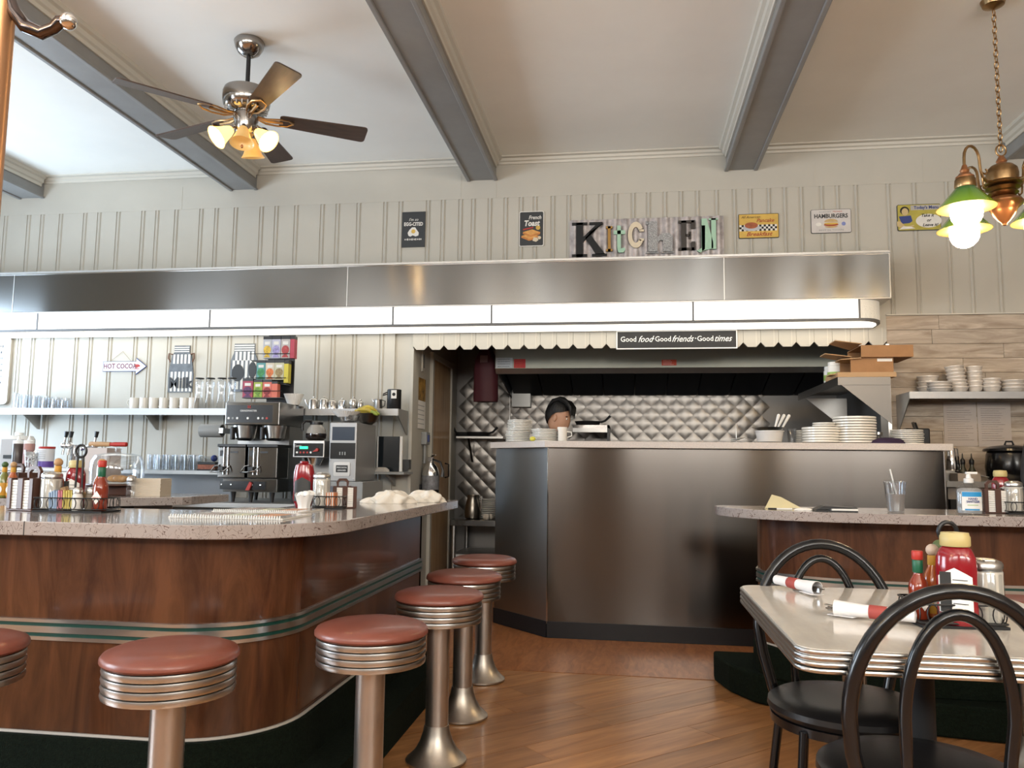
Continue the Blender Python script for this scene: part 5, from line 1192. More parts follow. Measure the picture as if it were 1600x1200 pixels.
# left kitchen shelf with pans
ks=thing('pan_shelf','narrow steel shelf with black pans on the quilted wall','shelf',(0,0,0)); zk=Zp(748,682,8.05); xa,xb_=X(713,8.05),X(786,8.05)
MB().box(xa,xb_,8.02,8.28,zk-.02,zk).build('shelf_plate',STEELS,ks); 
x_=X(733,8.1); MB().prism([(8.04,zk-.02),(8.28,zk-.02),(8.28,zk-.26)],x_-.012,x_+.012,'x').build('bracket',DKCHROME,ks)
def pan(loc,label,r,rz):
    t=thing('frying_pan',label,'pan',loc,rz); MB().lathe([(r*.8,0),(r*.85,.004),(r,.045),(r*.97,.045),(r*.8,.010),(0,.008)],26).build('pan_body',BLACKM,t); MB().tube([(r*.95,0,.035),(r*1.3,0,.05),(r*1.7,0,.10)],[.010,.010,.013],8).build('handle',BLACKM,t)
pan((X(745,8.1),8.13,zk+.0006),'black frying pan with raised handle on the pan shelf',.12,.1); pan((X(722,8.1),8.14,zk+.0006),'black pan stacked at the left end of the pan shelf',.085,2.6)
# prep table at the passage
pt=thing('prep_table','steel prep table with a pitcher and plates at the passage end','table',(0,0,0)); yp=7.55; zp=Zp(740,813,yp); xa=X(705,yp)
xe_=X(800,7.75)-.03; MB().box(xa,xe_,yp,YK-.03,zp-.055,zp).build('table_top',STEEL,pt,bevel=.003); MB().box(xa+.01,xe_,yp+.05,YK-.05,.32,.35).build('lower_shelf',STEELS,pt)
for x_ in (xa+.03,xe_-.04):
    for y_ in (yp+.04,YK-.08): MB().lathe([(.02,.004),(.02,zp-.055)],12,c=(x_,y_,0)).build('leg',STEELS,pt)
t=thing('steel_pitcher','steel water pitcher on the prep table','pitcher',(X(740,7.75),7.75,zp+.0006)); MB().lathe([(.055,0),(.075,.01),(.082,.06),(.070,.14),(.055,.20),(.060,.23),(.056,.23),(.05,.2),(.0,.02)],24).build('pitcher_body',M('old steel',(.30,.27,.23),.3,1),t); MB().tube([(.055,-.01,.21),(.09,-.02,.22),(.085,-.02,.12),(.07,-.01,.06)],.007,7).build('handle',STEELP,t)
pl_=MB().lathe([(.06,0),(.065,.003),(.108,.006),(.112,.008),(.112,.0145),(.105,.0155),(.06,.008),(0,.008)],28).mesh('plate'); pl_.materials.append(WHITE)
for i in range(11):
    o=share(pl_,'plate',None,(X(762,7.9),7.9,zp+.0006+i*.0175)); tag(o,'cream plate, %s from the bottom of the stack on the prep table'%ordn[i],'plate','plates on the prep table')
for i,(dx,dy) in enumerate(((0,0),(.05,.01),(.025,-.04))):
    o=MB().ball((0,0,.028),.024,12,sz=(1,1,1.2)).build('egg',M('egg shell',(.72,.64,.54),.5),None,loc=(X(759,7.62)+dx,7.64+dy,zp+.0006)); tag(o,'white egg, %s in the small group on the prep table'%ordn[i],'egg','eggs on the prep table')
# cooking line seen over the pass
ck=thing('griddle_station','dark steel cooking station with a shelf against the quilted wall','griddle',(0,0,0)); yq=7.75
xa,xb_=X(895,yq),X(952,yq); zq=Zp(920,664,yq)
MB().box(xa,xb_,yq,YK-.05,zq-.03,zq).build('shelf_plate',DKCHROME,ck); MB().box(xb_-.02,xb_,yq,YK-.05,.9,zq).build('side_panel',BLACK,ck); MB().box(X(800,yq),xb_,yq,YK-.05,.004,1.25).build('stove_body',STEELD,ck); MB().box(xa,xb_-.02,yq-.01,yq+.01,zq-.07,zq-.03).build('front_rail',STEELS,ck)
pp=pan((X(918,7.9),7.95,zq+.0006),'dark pan on the cooking station shelf',.13,0)
for i in range(8):
    o=MB().box(-.18,.18,-.13,.13,0,.016).build('sheet_tray',STEELD,None,loc=(X(825,7.95),8.0,1.2506+i*.0175+ .0)); tag(o,'dark steel tray, %s from the bottom of the tray stack'%ordn[i],'tray','trays behind the cook')
# ================================================================ PEOPLE
def skinned(name, pts, edges, rad, mat, parent, sub=2, root=0):
    me=bpy.data.meshes.new(name); me.from_pydata(pts,edges,[]); me.materials.append(mat)
    o=bpy.data.objects.new(name,me); COL.objects.link(o); o.parent=parent
    md=o.modifiers.new('skin','SKIN'); md.use_smooth_shade=True
    for i,r_ in enumerate(rad): me.skin_vertices[0].data[i].radius=(r_,r_) if not isinstance(r_,tuple) else r_
    for i in range(len(pts)): me.skin_vertices[0].data[i].use_root=(i==root)
    s_=o.modifiers.new('sub','SUBSURF'); s_.levels=s_.render_levels=sub
    return o
def person(loc, rz, label, hair_long=False, seated=False, shirt=None, h=1.0, tilt=0):
    """faces local +x; feet (or seat) at the root"""
    t=thing('person',label,'person',loc,rz)
    hip=.93 if not seated else .12
    P=[(0,0,hip),(0,0,hip+.22),(0,0,hip+.42),(.01,0,hip+.52),(.02,0,hip+.60)]   # spine to neck
    E_=[(0,1),(1,2),(2,3),(3,4)]; rad=[.14,.13,.145,.075,.052]
    for s in (-1,1):
        b=len(P); P+=[(0,s*.17,hip+.46),(.03,s*(.16 if seated else .22),hip+.20),(.22,s*(.14 if seated else .19),hip+.10)]; E_+=[(2,b),(b,b+1),(b+1,b+2)]; rad+=[.065,.048,.036]
        # palm and five fingers
        c=len(P); P+=[(.30,s*(.13 if seated else .18),hip+.10)]; E_+=[(b+2,c)]; rad+=[.030]
        for k,(dy,dz,ln) in enumerate(((-.028,0,.055),(-.010,.005,.065),(.010,.005,.068),(.028,0,.06))):
            d=len(P); P+=[(.335,s*.18+dy,hip+.10+dz),(.335+ln,s*.18+dy*1.1,hip+.085+dz)]; E_+=[(c,d),(d,d+1)]; rad+=[.009,.008]
        d=len(P); P+=[(.31,s*.18-s*.045,hip+.105),(.345,s*.18-s*.055,hip+.095)]; E_+=[(c,d),(d,d+1)]; rad+=[.010,.008]
        l=len(P)
        if seated: P+=[(.05,s*.09,hip),(.42,s*.11,hip-.01),(.40,s*.11,hip-.40),(.50,s*.11,hip-.43)]
        else: P+=[(0,s*.09,hip-.10),(.01,s*.10,hip-.47),(-.02,s*.10,.06),(.12,s*.11,.03)]
        E_+=[(0,l),(l,l+1),(l+1,l+2),(l+2,l+3)]; rad+=[.10,.065,.045,.035]
    skinned('body',P,E_,rad,shirt or M('cook shirt',(.03,.03,.035),.8),t)
    # head: one shaped surface (rings), with nose, brow, chin and ears
    hz=hip+.575; m=MB(); n=28; prof=[(0,.0),(.048,.004),(.068,.03),(.078,.07),(.084,.115),(.086,.155),(.080,.20),(.060,.238),(.030,.256),(0,.260)]
    vs=[];fs=[]
    for j,(r_,z_) in enumerate(prof):
        for i in range(n):
            a=2*PI*i/n; c_,s_=math.cos(a),math.sin(a)
            x=r_*1.14*c_+.018*(1 if z_<.12 else .4)*max(0,c_); y=r_*.90*s_
            if abs(s_)<.25 and c_>0: x+= .022*math.exp(-((z_-.095)/.022)**2)+.006*math.exp(-((z_-.035)/.02)**2)
            if c_>.5 and .2<abs(s_)<.6: x-=.010*math.exp(-((z_-.128)/.016)**2)
            vs.append((x,y,z_))
    for j in range(len(prof)-1):
        for i in range(n): fs.append((j*n+i,j*n+(i+1)%n,(j+1)*n+(i+1)%n,(j+1)*n+i))
    m.add(vs,fs,0,True)
    m.lathe([(.045,-.09),(.048,.0),(.05,.05)],16,c=(-.01,0,0))
    for s in (-1,1): m.ball((-.005,s*.080,.115),.030,12,sz=(.65,.35,1.05))
    hd_=m.build('head',SKIN,t,loc=(.025,0,hz),rot=(0,tilt,0),sub=1)
    for s in (-1,1):
        MB().ball((.088,s*.034,.128),.0105,10).build('eye',WHITEP,hd_); MB().ball((.0955,s*.035,.128),.0055,8).build('iris',BLACK,hd_)
        MB().tube([(.090,s*.018,.146),(.092,s*.034,.150),(.082,s*.050,.146)],.0045,6).build('eyebrow',HAIR,hd_)
    MB().tube([(.100,-.02,.052),(.106,0,.053),(.100,.02,.052)],.005,6).build('lips',M('lips',(.38,.14,.11),.5),hd_)
    # hair cap with tufts
    hv=[];hf=[];n=36;rows=[(-.30,1.0),(-.05,1.0),(.25,1.02),(.55,1.03),(.85,1.04),(1.2,1.04),(1.57,1.05)]
    for j,(v,k) in enumerate(rows):
        for i in range(n):
            a=2*PI*i/n; c_=math.cos(a); vb=(.42*c_ if c_>0 else .8*c_)+.10*math.exp(-(c_/.35)**2); vv=vb+(1.57-vb)*j/(len(rows)-1); q=k*(1+.035*math.sin(9*a+j*2)+.02*math.sin(17*a))
            q*=1+.05*math.sin(5*a+1.3*j)*(j>0); hv.append((-.008+.116*q*math.cos(a)*math.cos(vv),.094*q*math.sin(a)*math.cos(vv),.148+.142*q*math.sin(vv)))
    for j in range(len(rows)-1):
        for i in range(n): hf.append((j*n+i,j*n+(i+1)%n,(j+1)*n+(i+1)%n,(j+1)*n+i))
    MB().add(hv,hf,0,True).build('hair',HAIR,hd_)
    if not hair_long:
        for i in range(9): 
            y=-.06+.015*i; MB().tube([(.0,y,.285),(.060,y*1.05,.275),(.108,y*1.08,.235),(.128,y*1.1+.008*(i%2),.172-.014*(i%3))],[.016,.022,.018,.003],6).build('fringe',HAIR,hd_); MB().tube([(-.10,y,.20),(-.06,y*1.1,.262),(.0,y*1.1,.292+.006*(i%2)),(.05,y*1.05,.285)],[.006,.018,.018,.004],6).build('hair_tuft',HAIR,hd_)
    else:
        for i in range(16):
            a=R(75+i*13.5); r0=.100
            MB().tube([(r0*math.cos(a)*.9,r0*math.sin(a)*.8,.20),(r0*1.15*math.cos(a),r0*1.1*math.sin(a),.06),(r0*1.3*math.cos(a)-.02,r0*1.35*math.sin(a),-.14),(r0*1.25*math.cos(a)-.03,r0*1.3*math.sin(a),-.34-.03*(i%3))],[.026,.030,.030,.012],7).build('hair_lock',HAIR,hd_)
    return t
zhead=Zp(867,631,7.15)
cook=person((X(864,7.15,650),7.15,max(.0035,zhead-1.785)),R(-14),'cook with short dark hair bending behind the plate stacks',False,False,tilt=.22)
person((2.53,5.05,.0035),R(-100),'person in dark clothes with long dark hair standing at the right picture edge',True,False,M('dark top',(.02,.02,.022),.8))

# ================================================================ ON THE PASS COUNTER
z0=ZPT+.0006
def dish(r,h,prof=None):
    me=MB().lathe(prof or [(r*.6,0),(r*.62,h*.15),(r*.96,h*.34),(r,h*.42),(r,h*.86),(r*.97,h*.92),(r*.7,h*.6),(0,h*.5)],32).mesh('plate'); me.materials.append(WHITE); return me
def stack(me,name,n,px,Y,dz,what,where,group,zb=None,jit=.003,cat='plate'):
    b=z0 if zb is None else zb
    for i in range(n):
        o=share(me,name,None,(X(px,Y,670)+random.uniform(-jit,jit),Y+random.uniform(-jit,jit),b+i*dz))
        tag(o,'%s, %s from the bottom of the stack %s'%(what,ordn[i],where),cat,group)
    return b+n*dz
d20=dish(.096,.0125); d26=dish(.145,.026); d22=dish(.128,.028); d16=dish(.078,.017); d21=dish(.106,.013)
zt_=stack(d20,'plate',7,809.5,6.08,.0118,'cream plate','left of the cook','plates left of the cook'); 
stack(d20,'plate',7,812,6.08,.0118,'upper cream plate','left of the cook','plates left of the cook',zt_+.002)
stack(d20,'plate',8,851,5.98,.0118,'cream plate','before the cook','plates before the cook')
m=thing('tall_mug','white glossy mug with ring handle beside the plates before the cook','mug',(X(878.5,5.92),5.92,z0)); MB().lathe([(.032,0),(.034,.003),(.034,.085),(.038,.095),(.038,.108),(.034,.108),(.032,.006),(0,.006)],22).build('mug_body',WHITE,m); MB().tube([(.034,0,.075),(.066,0,.072),(.070,0,.045),(.036,0,.032)],.005,7).build('handle',WHITE,m)
tag(MB().ball((0,0,.018),.018,12,sz=(1.25,1,1)).build('lemon',M('lemon yellow',(.62,.58,.08),.4),None,loc=(X(832,5.86),5.86,z0)),'yellow lemon between the two plate stacks','lemon')
t=thing('ticket_spike','order ticket spike with crumpled paper slips on the pass counter','ticket spike',(X(1151,5.9),5.9,z0)); MB().lathe([(.03,0),(.03,.006),(.0025,.01),(.002,.14),(0,.145)],12).build('spike',STEELP,t)
for i in range(4): MB().prism([(-.05,-.03),(.06,-.02),(.05,.035),(-.04,.03)],.012+.004*i,.013+.004*i,'z').build('paper_slip',PAPER,t,rot=(0,R(-10+7*i),.7*i),loc=(.02*(i%2),0,.006))
t=thing('plastic_tub','clear plastic tub under a steel bowl with utensils','tub',(X(1203,6.0),6.0,z0)); MB().lathe([(.085,.012),(.098,.085),(.104,.085),(.104,.092),(.098,.092),(.094,.088),(.081,.016),(0,.014)],30).build('tub_body',M('milky plastic',(.62,.60,.58),.25),t); 
lumpy('folded_cloth','white folded cloth under the plastic tub','cloth',(X(1203,6.0),6.0,z0-.0003),.12,.10,.012,TOWEL,21,0,.06)
t=thing('steel_bowl','shallow steel bowl with utensils resting on the plastic tub','bowl',(X(1201,6.0),6.0,z0+.0925)); MB().lathe([(.06,0),(.09,.012),(.115,.024),(.117,.025),(.11,.022),(.085,.010),(0,.006)],30,ry=.9).build('bowl_body',STEELP,t)
for i,(px,dx) in enumerate(((1217,.03),(1222,.05),(1230,.055))):
    tag(MB().tube([(0,0,0),(dx*.5,0,.05),(dx,0,.10),(dx*1.08,0,.108)],[.006,.009,.012,.007],8).build('serving_spoon',WHITEP,None,loc=(X(px,6.0)-.03,5.97+.03*i,z0+.104)),'white handled utensil, %s from the left in the steel bowl'%ordn[i],'utensil','utensils in the steel bowl')
cp=MB().lathe([(.026,0),(.034,.095),(.036,.095),(.033,.09),(.024,.005),(0,.005)],18).mesh('glass'); cp.materials.append(PLASTIC)
for i in range(2): tag(share(cp,'drinking_glass',None,(X(1238,6.05)+.0,6.05,z0+i*.018)),('upper' if i else 'lower')+' clear glass beside the plastic tub','glass','nested glasses')
stack(dish(.042,.014),'saucer',8,1251,6.1,.0125,'small cream saucer','between the glasses and bowls','small saucers',cat='saucer')
zt_=stack(d22,'bowl',6,1282,5.98,.0185,'cream shallow bowl','left of the tallest stack','shallow bowls',cat='bowl'); stack(d16,'saucer',2,1288,5.98,.014,'cream saucer','on the shallow bowls','saucers on the bowls',zt_+.010,cat='saucer')
stack(d26,'bowl',10,1335,6.0,.0190,'wide cream bowl','that is tallest on the pass','tallest bowl stack',cat='bowl')
t=thing('glass_jar','small glass jar with steel lid behind the bowls','jar',(X(1373,6.3),6.3,z0)); MB().lathe([(.035,0),(.037,.07),(.03,.08)],18).build('jar_body',PLASTIC,t); MB().lathe([(.032,.08),(.034,.082),(.034,.10),(0,.102)],18).build('lid',STEELP,t)
lumpy('folded_apron','dark purple folded cloth beside the tallest bowls','cloth',(X(1388,5.88),5.88,z0),.115,.07,.045,M('purple cloth',(.03,.015,.045),.8),31,0,.08)
stack(d21,'plate',8,1417,5.98,.0128,'cream plate','at the right end of the pass','plates at the right end')
t=thing('knife_block','black knife case leaning behind the right plate stack','knife case',(X(1436,6.2),6.2,z0)); MB().box(-.09,.075,-.03,.05,0,.125).build('case_body',BLACK,t,bevel=.01); MB().tube([(-.03,-.03,.12),(-.05,-.05,.165)],.010,8).build('knife_handle',STEELP,t); MB().tube([(-.01,-.02,.12),(-.028,-.03,.165)],.009,8).build('knife_handle',BLACK,t)

# ---------------------------------------------------------------- shelf with cardboard boxes at the opening edge
yn=6.12; zs_=Zp(1310,590,yn); xa=X(1310,yn,590); xrs=X(1391,yn,590); BRK=M('bracket steel',(.17,.16,.15),.45,1)
cs2=thing('bracket_shelf','deep steel bracket shelf carrying cardboard boxes at the kitchen edge','shelf',(0,0,0))
MB().box(xa,xrs,yn,7.5,zs_-.01,zs_).build('shelf_plate',STEELS,cs2); MB().box(xa,xrs,yn-.006,yn,zs_-.055,zs_+.003).build('front_lip',BRK,cs2); MB().box(xa-.006,xa,yn-.006,7.5,zs_-.055,zs_+.003).build('side_lip',BRK,cs2)
MB().prism([(xa+.02,zs_-.055),(xrs,zs_-.055),(xrs,zs_-.34)],yn,yn+.006,'y').build('end_bracket',BRK,cs2)
MB().prism([(xa+.02,zs_-.055),(xrs,zs_-.055),(xrs,zs_-.34)],7.3,7.306,'y').build('end_bracket',STEELS,cs2)
zb1=zs_+.0036
t=thing('cardboard_tray','flat pale cardboard tray under the brown boxes','tray',((X(1312,yn)+X(1405,yn))/2,yn+.19,zb1)); hw=(X(1405,yn)-X(1312,yn))/2; MB().box(-hw,hw,-.20,.16,0,.035).build('tray_body',CARDD,t)
zb2=zb1+.0356
def cbox(px0,px1,py0,Y,zb,d,label,open_left=True,tape=False):
    xa_,xb2=X(px0,Y,570),X(px1,Y,570); hh=Zp((px0+px1)/2,py0,Y)-zb; w_=(xb2-xa_)/2
    t=thing('cardboard_box',label,'box',((xa_+xb2)/2,Y,zb))
    m=MB().box(-w_,w_,0,.005,0,hh).box(-w_,w_,d-.005,d,0,hh).box(w_-.005,w_,.005,d-.005,0,hh).box(-w_,w_,.005,d-.005,0,.005)
    m.build('box_walls',CARD,t); MB().box(-w_,w_,0,d,hh,hh+.005).build('top_flap',CARD,t)
    if open_left:
        MB().prism([(-w_,0),(-w_-.20,-.05),(-w_-.20,.35*d),(-w_,d*.9)],hh-.002,hh+.004,'z').build('side_flap',CARDD,t,rot=(0,R(5),0)); MB().prism([(-w_,0),(-w_-.14,.02),(-w_-.14,.5*d),(-w_,d*.9)],.0,.006,'z').build('side_flap',CARDD,t,rot=(0,R(-3),0))
    if tape: MB().box(w_*.25,w_*.95,-.001,0,hh*.78,hh*.98).build('label',PAPER,t)
    return zb+hh+.0056
zb3=cbox(1329,1396,560,yn+.01,zb2,.30,'open brown cardboard box with a white label on the bracket shelf',True,True)
cbox(1346,1428,540,yn-.03,zb3,.36,'flat open cardboard box on top of the labelled box',True)
for i,(px,yy,hh) in enumerate(((1292,6.62,.14),(1303,6.50,.16))):
    t=thing('plastic_jar',('shorter' if i==0 else 'taller')+' white plastic jar with green print left of the boxes','jar',(max(X(px,yy,580),xa+.07),yy,zs_+.0006)); MB().lathe([(.05,0),(.055,.006),(.055,hh*.75),(.045,hh*.82)],20).build('jar_body',WHITEP,t); MB().lathe([(.048,hh*.80),(.05,hh*.81),(.05,hh),(0,hh+.002)],20).build('lid',WHITEP,t); MB().lathe([(.0555,hh*.2),(.0560,hh*.21),(.0560,hh*.5),(.0555,hh*.51)],20).build('label_band',M('label green',(.30,.45,.12),.5),t)

# ---------------------------------------------------------------- right wall shelf with bowls
ys=6.2; zw=Zp(1500,612,ys); xa=X(1421,ys,612)
rs=thing('wall_shelf','steel wall shelf of stacked bowls on the whitewashed planks','shelf',(0,0,0))
MB().box(xa,4.85,ys,6.492,zw-.008,zw).build('shelf_plate',STEELS,rs); MB().box(xa,4.85,ys-.006,ys,zw-.05,zw+.001).build('front_lip',SHELFS,rs)
MB().prism([(ys,zw),(6.49,zw),(6.49,zw-.27),(6.45,zw-.27),(ys,zw-.05)],xa-.002,xa+.004,'x').build('bracket',STEELS,rs)
BOWLM=M('bowl stoneware',(.66,.60,.54),.3,coat=.2)
def bowlmesh(r,h): 
    me=MB().lathe([(r*.62,0),(r*.66,h*.06),(r*.88,h*.55),(r*.94,h*.80),(r,h*.86),(r,h),(r*.95,h),(r*.84,h*.52),(0,h*.18)],24).mesh('bowl'); me.materials.append(BOWLM); return me
zr=zw+.0006
for me,n,px,Y,dz,where,tl in ((bowlmesh(.078,.055),3,1450,6.40,.040,'at the left end of the bowl shelf',0),(bowlmesh(.085,.035),3,1468,6.30,.022,'that is low and wide on the bowl shelf',0),(bowlmesh(.066,.045),7,1498,6.32,.026,'that leans on the bowl shelf',.07),(bowlmesh(.056,.055),5,1523,6.33,.036,'that is tallest on the bowl shelf',0),(bowlmesh(.064,.05),3,1549,6.31,.028,'right of the tallest bowls',0),(bowlmesh(.085,.04),3,1583,6.32,.026,'near the right picture edge on the shelf',0)):
    for i in range(n):
        o=share(me,'bowl',None,(X(px,Y,600)-(tl*.06*i),Y,zr+i*dz),(0,-tl if i>2 else 0,0)); tag(o,'stoneware bowl, %s up in the stack %s'%(ordn[i],where),'bowl','stacked bowls on the right shelf')
paper('recipe_sheet','printed sheet taped to the planks, left of the two',1475,628,1526,697,YW-.006,M('sheet beige',(.50,.43,.38),.8),'paper sheet',tm=M('print faded',(.25,.21,.19),.8)); paper('recipe_sheet','printed sheet taped to the planks, right of the two',1528,629,1580,698,YW-.006,MATS['sheet beige'],'paper sheet',tm=MATS['print faded'])
# work counter under it
wc=thing('work_counter','steel work counter with dispensers below the bowl shelf','counter',(0,0,0)); yw=5.98; zw2=1.125; xa=2.20
MB().box(xa,4.85,yw,6.49,zw2-.04,zw2).build('counter_plate',STEELS,wc); MB().box(xa+.02,4.85,yw+.04,6.47,.004,zw2-.04).build('cabinet_body',M('cabinet taupe',(.30,.26,.23),.5,.2),wc); MB().box(xa+.02,xa+.30,yw-.002,yw+.04,.72,1.0).build('black_block',BLACKM,wc)  # cabinet front carries a solid black block, no opening is cut
MB().box(xa,xa+.16,6.2,6.48,zw2,zw2+.075).build('riser',STEELS,wc)
for i in range(2):
    t=thing('steel_tumbler',('upside-down steel tumbler nearer the pass counter','upside-down steel tumbler beside the pourer bottles')[i],'tumbler',(X(1485+8*i,6.30)+.012*i,6.28+.07*i,zw2+.0756)); MB().lathe([(.042,0),(.043,.004),(.030,.155),(.026,.160),(0,.161)],22).build('cup_body',CHROME,t)
for i,px in enumerate((1504,1518)):
    t=thing('pourer_bottle','dark bottle with thin pourer spout, %s of the pair'%('left','right')[i],'bottle',(X(px,6.3),6.3,zw2+.0006),0,'pourer bottles'); MB().lathe([(.03,0),(.032,.004),(.032,.06),(.014,.10),(.013,.125)],18).build('bottle_body',M('bottle dark glass',(.05,.05,.03),.1,coat=.5),t); MB().lathe([(.015,.12),(.017,.13),(.017,.15),(.006,.165),(.003,.20),(0,.20)],14).build('spout',BLACK,t)
t=thing('napkin_box','open beige box with loose papers before the pourer bottles','box',(X(1510,6.08),6.1,zw2+.0006)); MB().box(-.08,.07,-.07,.07,0,.055).build('box_body',M('box beige',(.46,.39,.33),.7),t); MB().prism([(.0,-.05),(.12,-.06),(.10,.03)],.0556,.058,'z').build('paper_slip',PAPER,t,rot=(0,R(12),0)); MB().tube([(-.07,0,.07),(-.03,0,.055)],.008,6).build('pen',BLACK,t)
t=thing('soup_kettle','black electric soup kettle with lid on the work counter','soup kettle',(X(1578,6.2),6.2,zw2+.0006)); MB().lathe([(.13,0),(.135,.01),(.15,.03),(.158,.10),(.15,.19),(.14,.215)],32).build('kettle_body',BLACKG,t); MB().lathe([(.165,.213),(.17,.218),(.165,.232),(.12,.25),(.03,.262),(0,.263)],32).build('lid',BLACKG,t); MB().tube([(-.03,0,.26),(-.02,0,.285),(.02,0,.285),(.03,0,.26)],.007,7).build('lid_handle',BLACK,t)

# ================================================================ ON THE RIGHT COUNTER
z1=ZT+.0006
t=thing('guest_check','yellow guest check slip folded on the counter','paper',(X(1222,4.2),4.20,z1)); MB().prism([(-.09,0),(.10,-.02),(.02,.06),(-.06,.06)],0,.001,'z').build('slip',M('slip yellow',(.64,.56,.34),.8),t); MB().prism([(-.08,.001),(-.045,.07),(.0,.058),(.10,.004)],.05,.051,'y').build('raised_slip',MATS['slip yellow'],t)
t=thing('pen','black and white pen lying beside the guest check','pen',(X(1215,4.10),4.10,z1+.005)); MB().tube([(-.05,0,0),(-.01,0,0)],.005,8).build('grip',BLACK,t); MB().tube([(-.01,0,0),(.065,.01,0)],.0045,8).build('barrel',WHITEP,t)
t=thing('crumpled_napkin','small crumpled napkin beside the check folder','napkin',(X(1254,4.12),4.12,z1)); o_=lumpy('napkin_lump',None,None,(0,0,0),.045,.025,.012,PAPER,9); o_.parent=t; o_.name='napkin_fold'
t=thing('check_folder','black check folder with white papers on the counter','check folder',(X(1300,4.08),4.08,z1)); MB().box(-.09,.10,-.05,.06,0,.006).build('folder_back',BLACK,t); MB().box(-.02,.10,-.052,.05,.006,.014).build('receipt_block',PAPER,t); MB().prism([(-.09,.008),(.03,.012),(.10,.016),(.10,.020),(-.05,.026)],-.04,.05,'y').build('folder_cover',BLACK,t)
cu=thing('plastic_cup','clear plastic cup of iced drink with lid and straw','cup',(X(1397,4.15),4.15,z1))
MB().lathe([(.036,0),(.038,.002),(.050,.138),(.0485,.138),(.0365,.004),(0,.004)],28).build('cup_body',PLASTIC,cu); MB().lathe([(.035,.005),(.0435,.085),(0,.085)],26).build('drink_fill',M('cloudy drink',(.70,.64,.60),.2,trans=.5,ior=1.2),cu); MB().lathe([(.051,.136),(.053,.138),(.053,.144),(.049,.148),(0,.149)],28).build('lid',PLASTIC,cu); MB().tube([(.012,0,.05),(-.02,0,.205)],.0035,8).build('straw',WHITEP,cu)
hs=thing('sanitizer_bottle','clear hand sanitizer pump bottle with a blue and white label','pump bottle',(X(1512,4.05),4.05,z1))
MB().lathe([(.048,0),(.056,.005),(.058,.02),(.058,.10),(.050,.125),(.025,.142),(.018,.146)],30,ry=.66).build('bottle_body',PLASTIC,hs); MB().lathe([(.050,.004),(.054,.02),(.054,.112),(.04,.122),(0,.123)],28,ry=.62).build('gel_fill',M('gel clear',(.78,.80,.80),.1,trans=.6,ior=1.2),hs)
MB().lathe([(.020,.145),(.021,.147),(.021,.165),(.012,.168),(.008,.190),(0,.191)],18).build('pump_collar',WHITEP,hs); MB().box(-.012,.038,-.010,.010,.186,.197).build('pump_head',WHITEP,hs,bevel=.003)
def wrap(z0_,z1_,a0,a1,mt,name,r=.0588,f=.66):
    n=12; lb=[(r*math.cos(a),r*f*math.sin(a)) for a in [a0+(a1-a0)*i/n for i in range(n+1)]]
    MB().add([(x,y,z0_) for x,y in lb]+[(x,y,z1_) for x,y in lb],[(i,i+1,n+2+i,n+1+i) for i in range(n)],0,True).build(name,mt,hs)
wrap(.018,.105,R(222),R(318),WHITEP,'label'); wrap(.082,.104,R(224),R(316),BLUE,'label_band',.0593); wrap(.019,.026,R(235),R(300),BLUE,'label_band',.0593)
text('HAND',.014,NAVY,hs,(0,-.0396,.072),ext=.0003,bold=.0004); text('SANITIZER',.014,NAVY,hs,(0,-.0396,.059),ext=.0003,bold=.0004,width=.85); MB().box(-.025,.022,-.0398,-.039,.042,.045).build('label_line',M('label line green',(.35,.5,.2),.5),hs)
napkins((X(1548,4.22),4.22,z1),'brown napkin dispenser beside the hand sanitizer',R(4),1.0)
caddy((X(1590,4.2),4.2,z1),'wire caddy at the right end of the counter',.16,.12,0,.2,False); pourer((X(1578,4.2),4.18,z1+.0066),'sugar pourer in the caddy at the right counter end',1.0,.15); ketchup((X(1566,4.3),4.33,z1),'ketchup bottle with pale cap behind the right napkin dispenser',0,1.0,False,'light')

# ================================================================ DINING TABLE
ZTB=.826
tb=thing('dining_table','pale laminate diner table with ribbed chrome edge','table',(0,0,0))
tx0,tx1,ty0,ty1=.352,1.12,1.785,2.715
MB().prism(rrect(tx0+.006,tx1-.006,ty0+.006,ty1-.006,.05,8),ZTB-.03,ZTB,'z').build('table_top',M('cracked ice laminate',(.70,.645,.57),.16,var=.10,vs=5,coat=.4,stretch=(3,1,1)),tb)
pr=[]
for i in range(4):
    z_=ZTB-.002-i*.0125; MB().prism(rrect(tx0,tx1,ty0,ty1,.056,8)+[],z_-.0105,z_,'z').build('chrome_rib',STEELP,tb,bevel=.004)
MB().prism(rrect(tx0+.01,tx1-.01,ty0+.01,ty1-.01,.05,8),ZTB-.052,ZTB-.03,'z').build('apron',BLACK,tb)
cxm,cym=(tx0+tx1)/2,(ty0+ty1)/2
MB().lathe([(.04,.05),(.04,ZTB-.055)],20,c=(cxm,cym,0)).build('pedestal',BLACKM,tb); MB().lathe([(.28,.001),(.28,.02),(.06,.05),(.04,.07)],28,c=(cxm,cym,0)).build('pedestal_base',BLACKM,tb)
zt2=ZTB+.0006
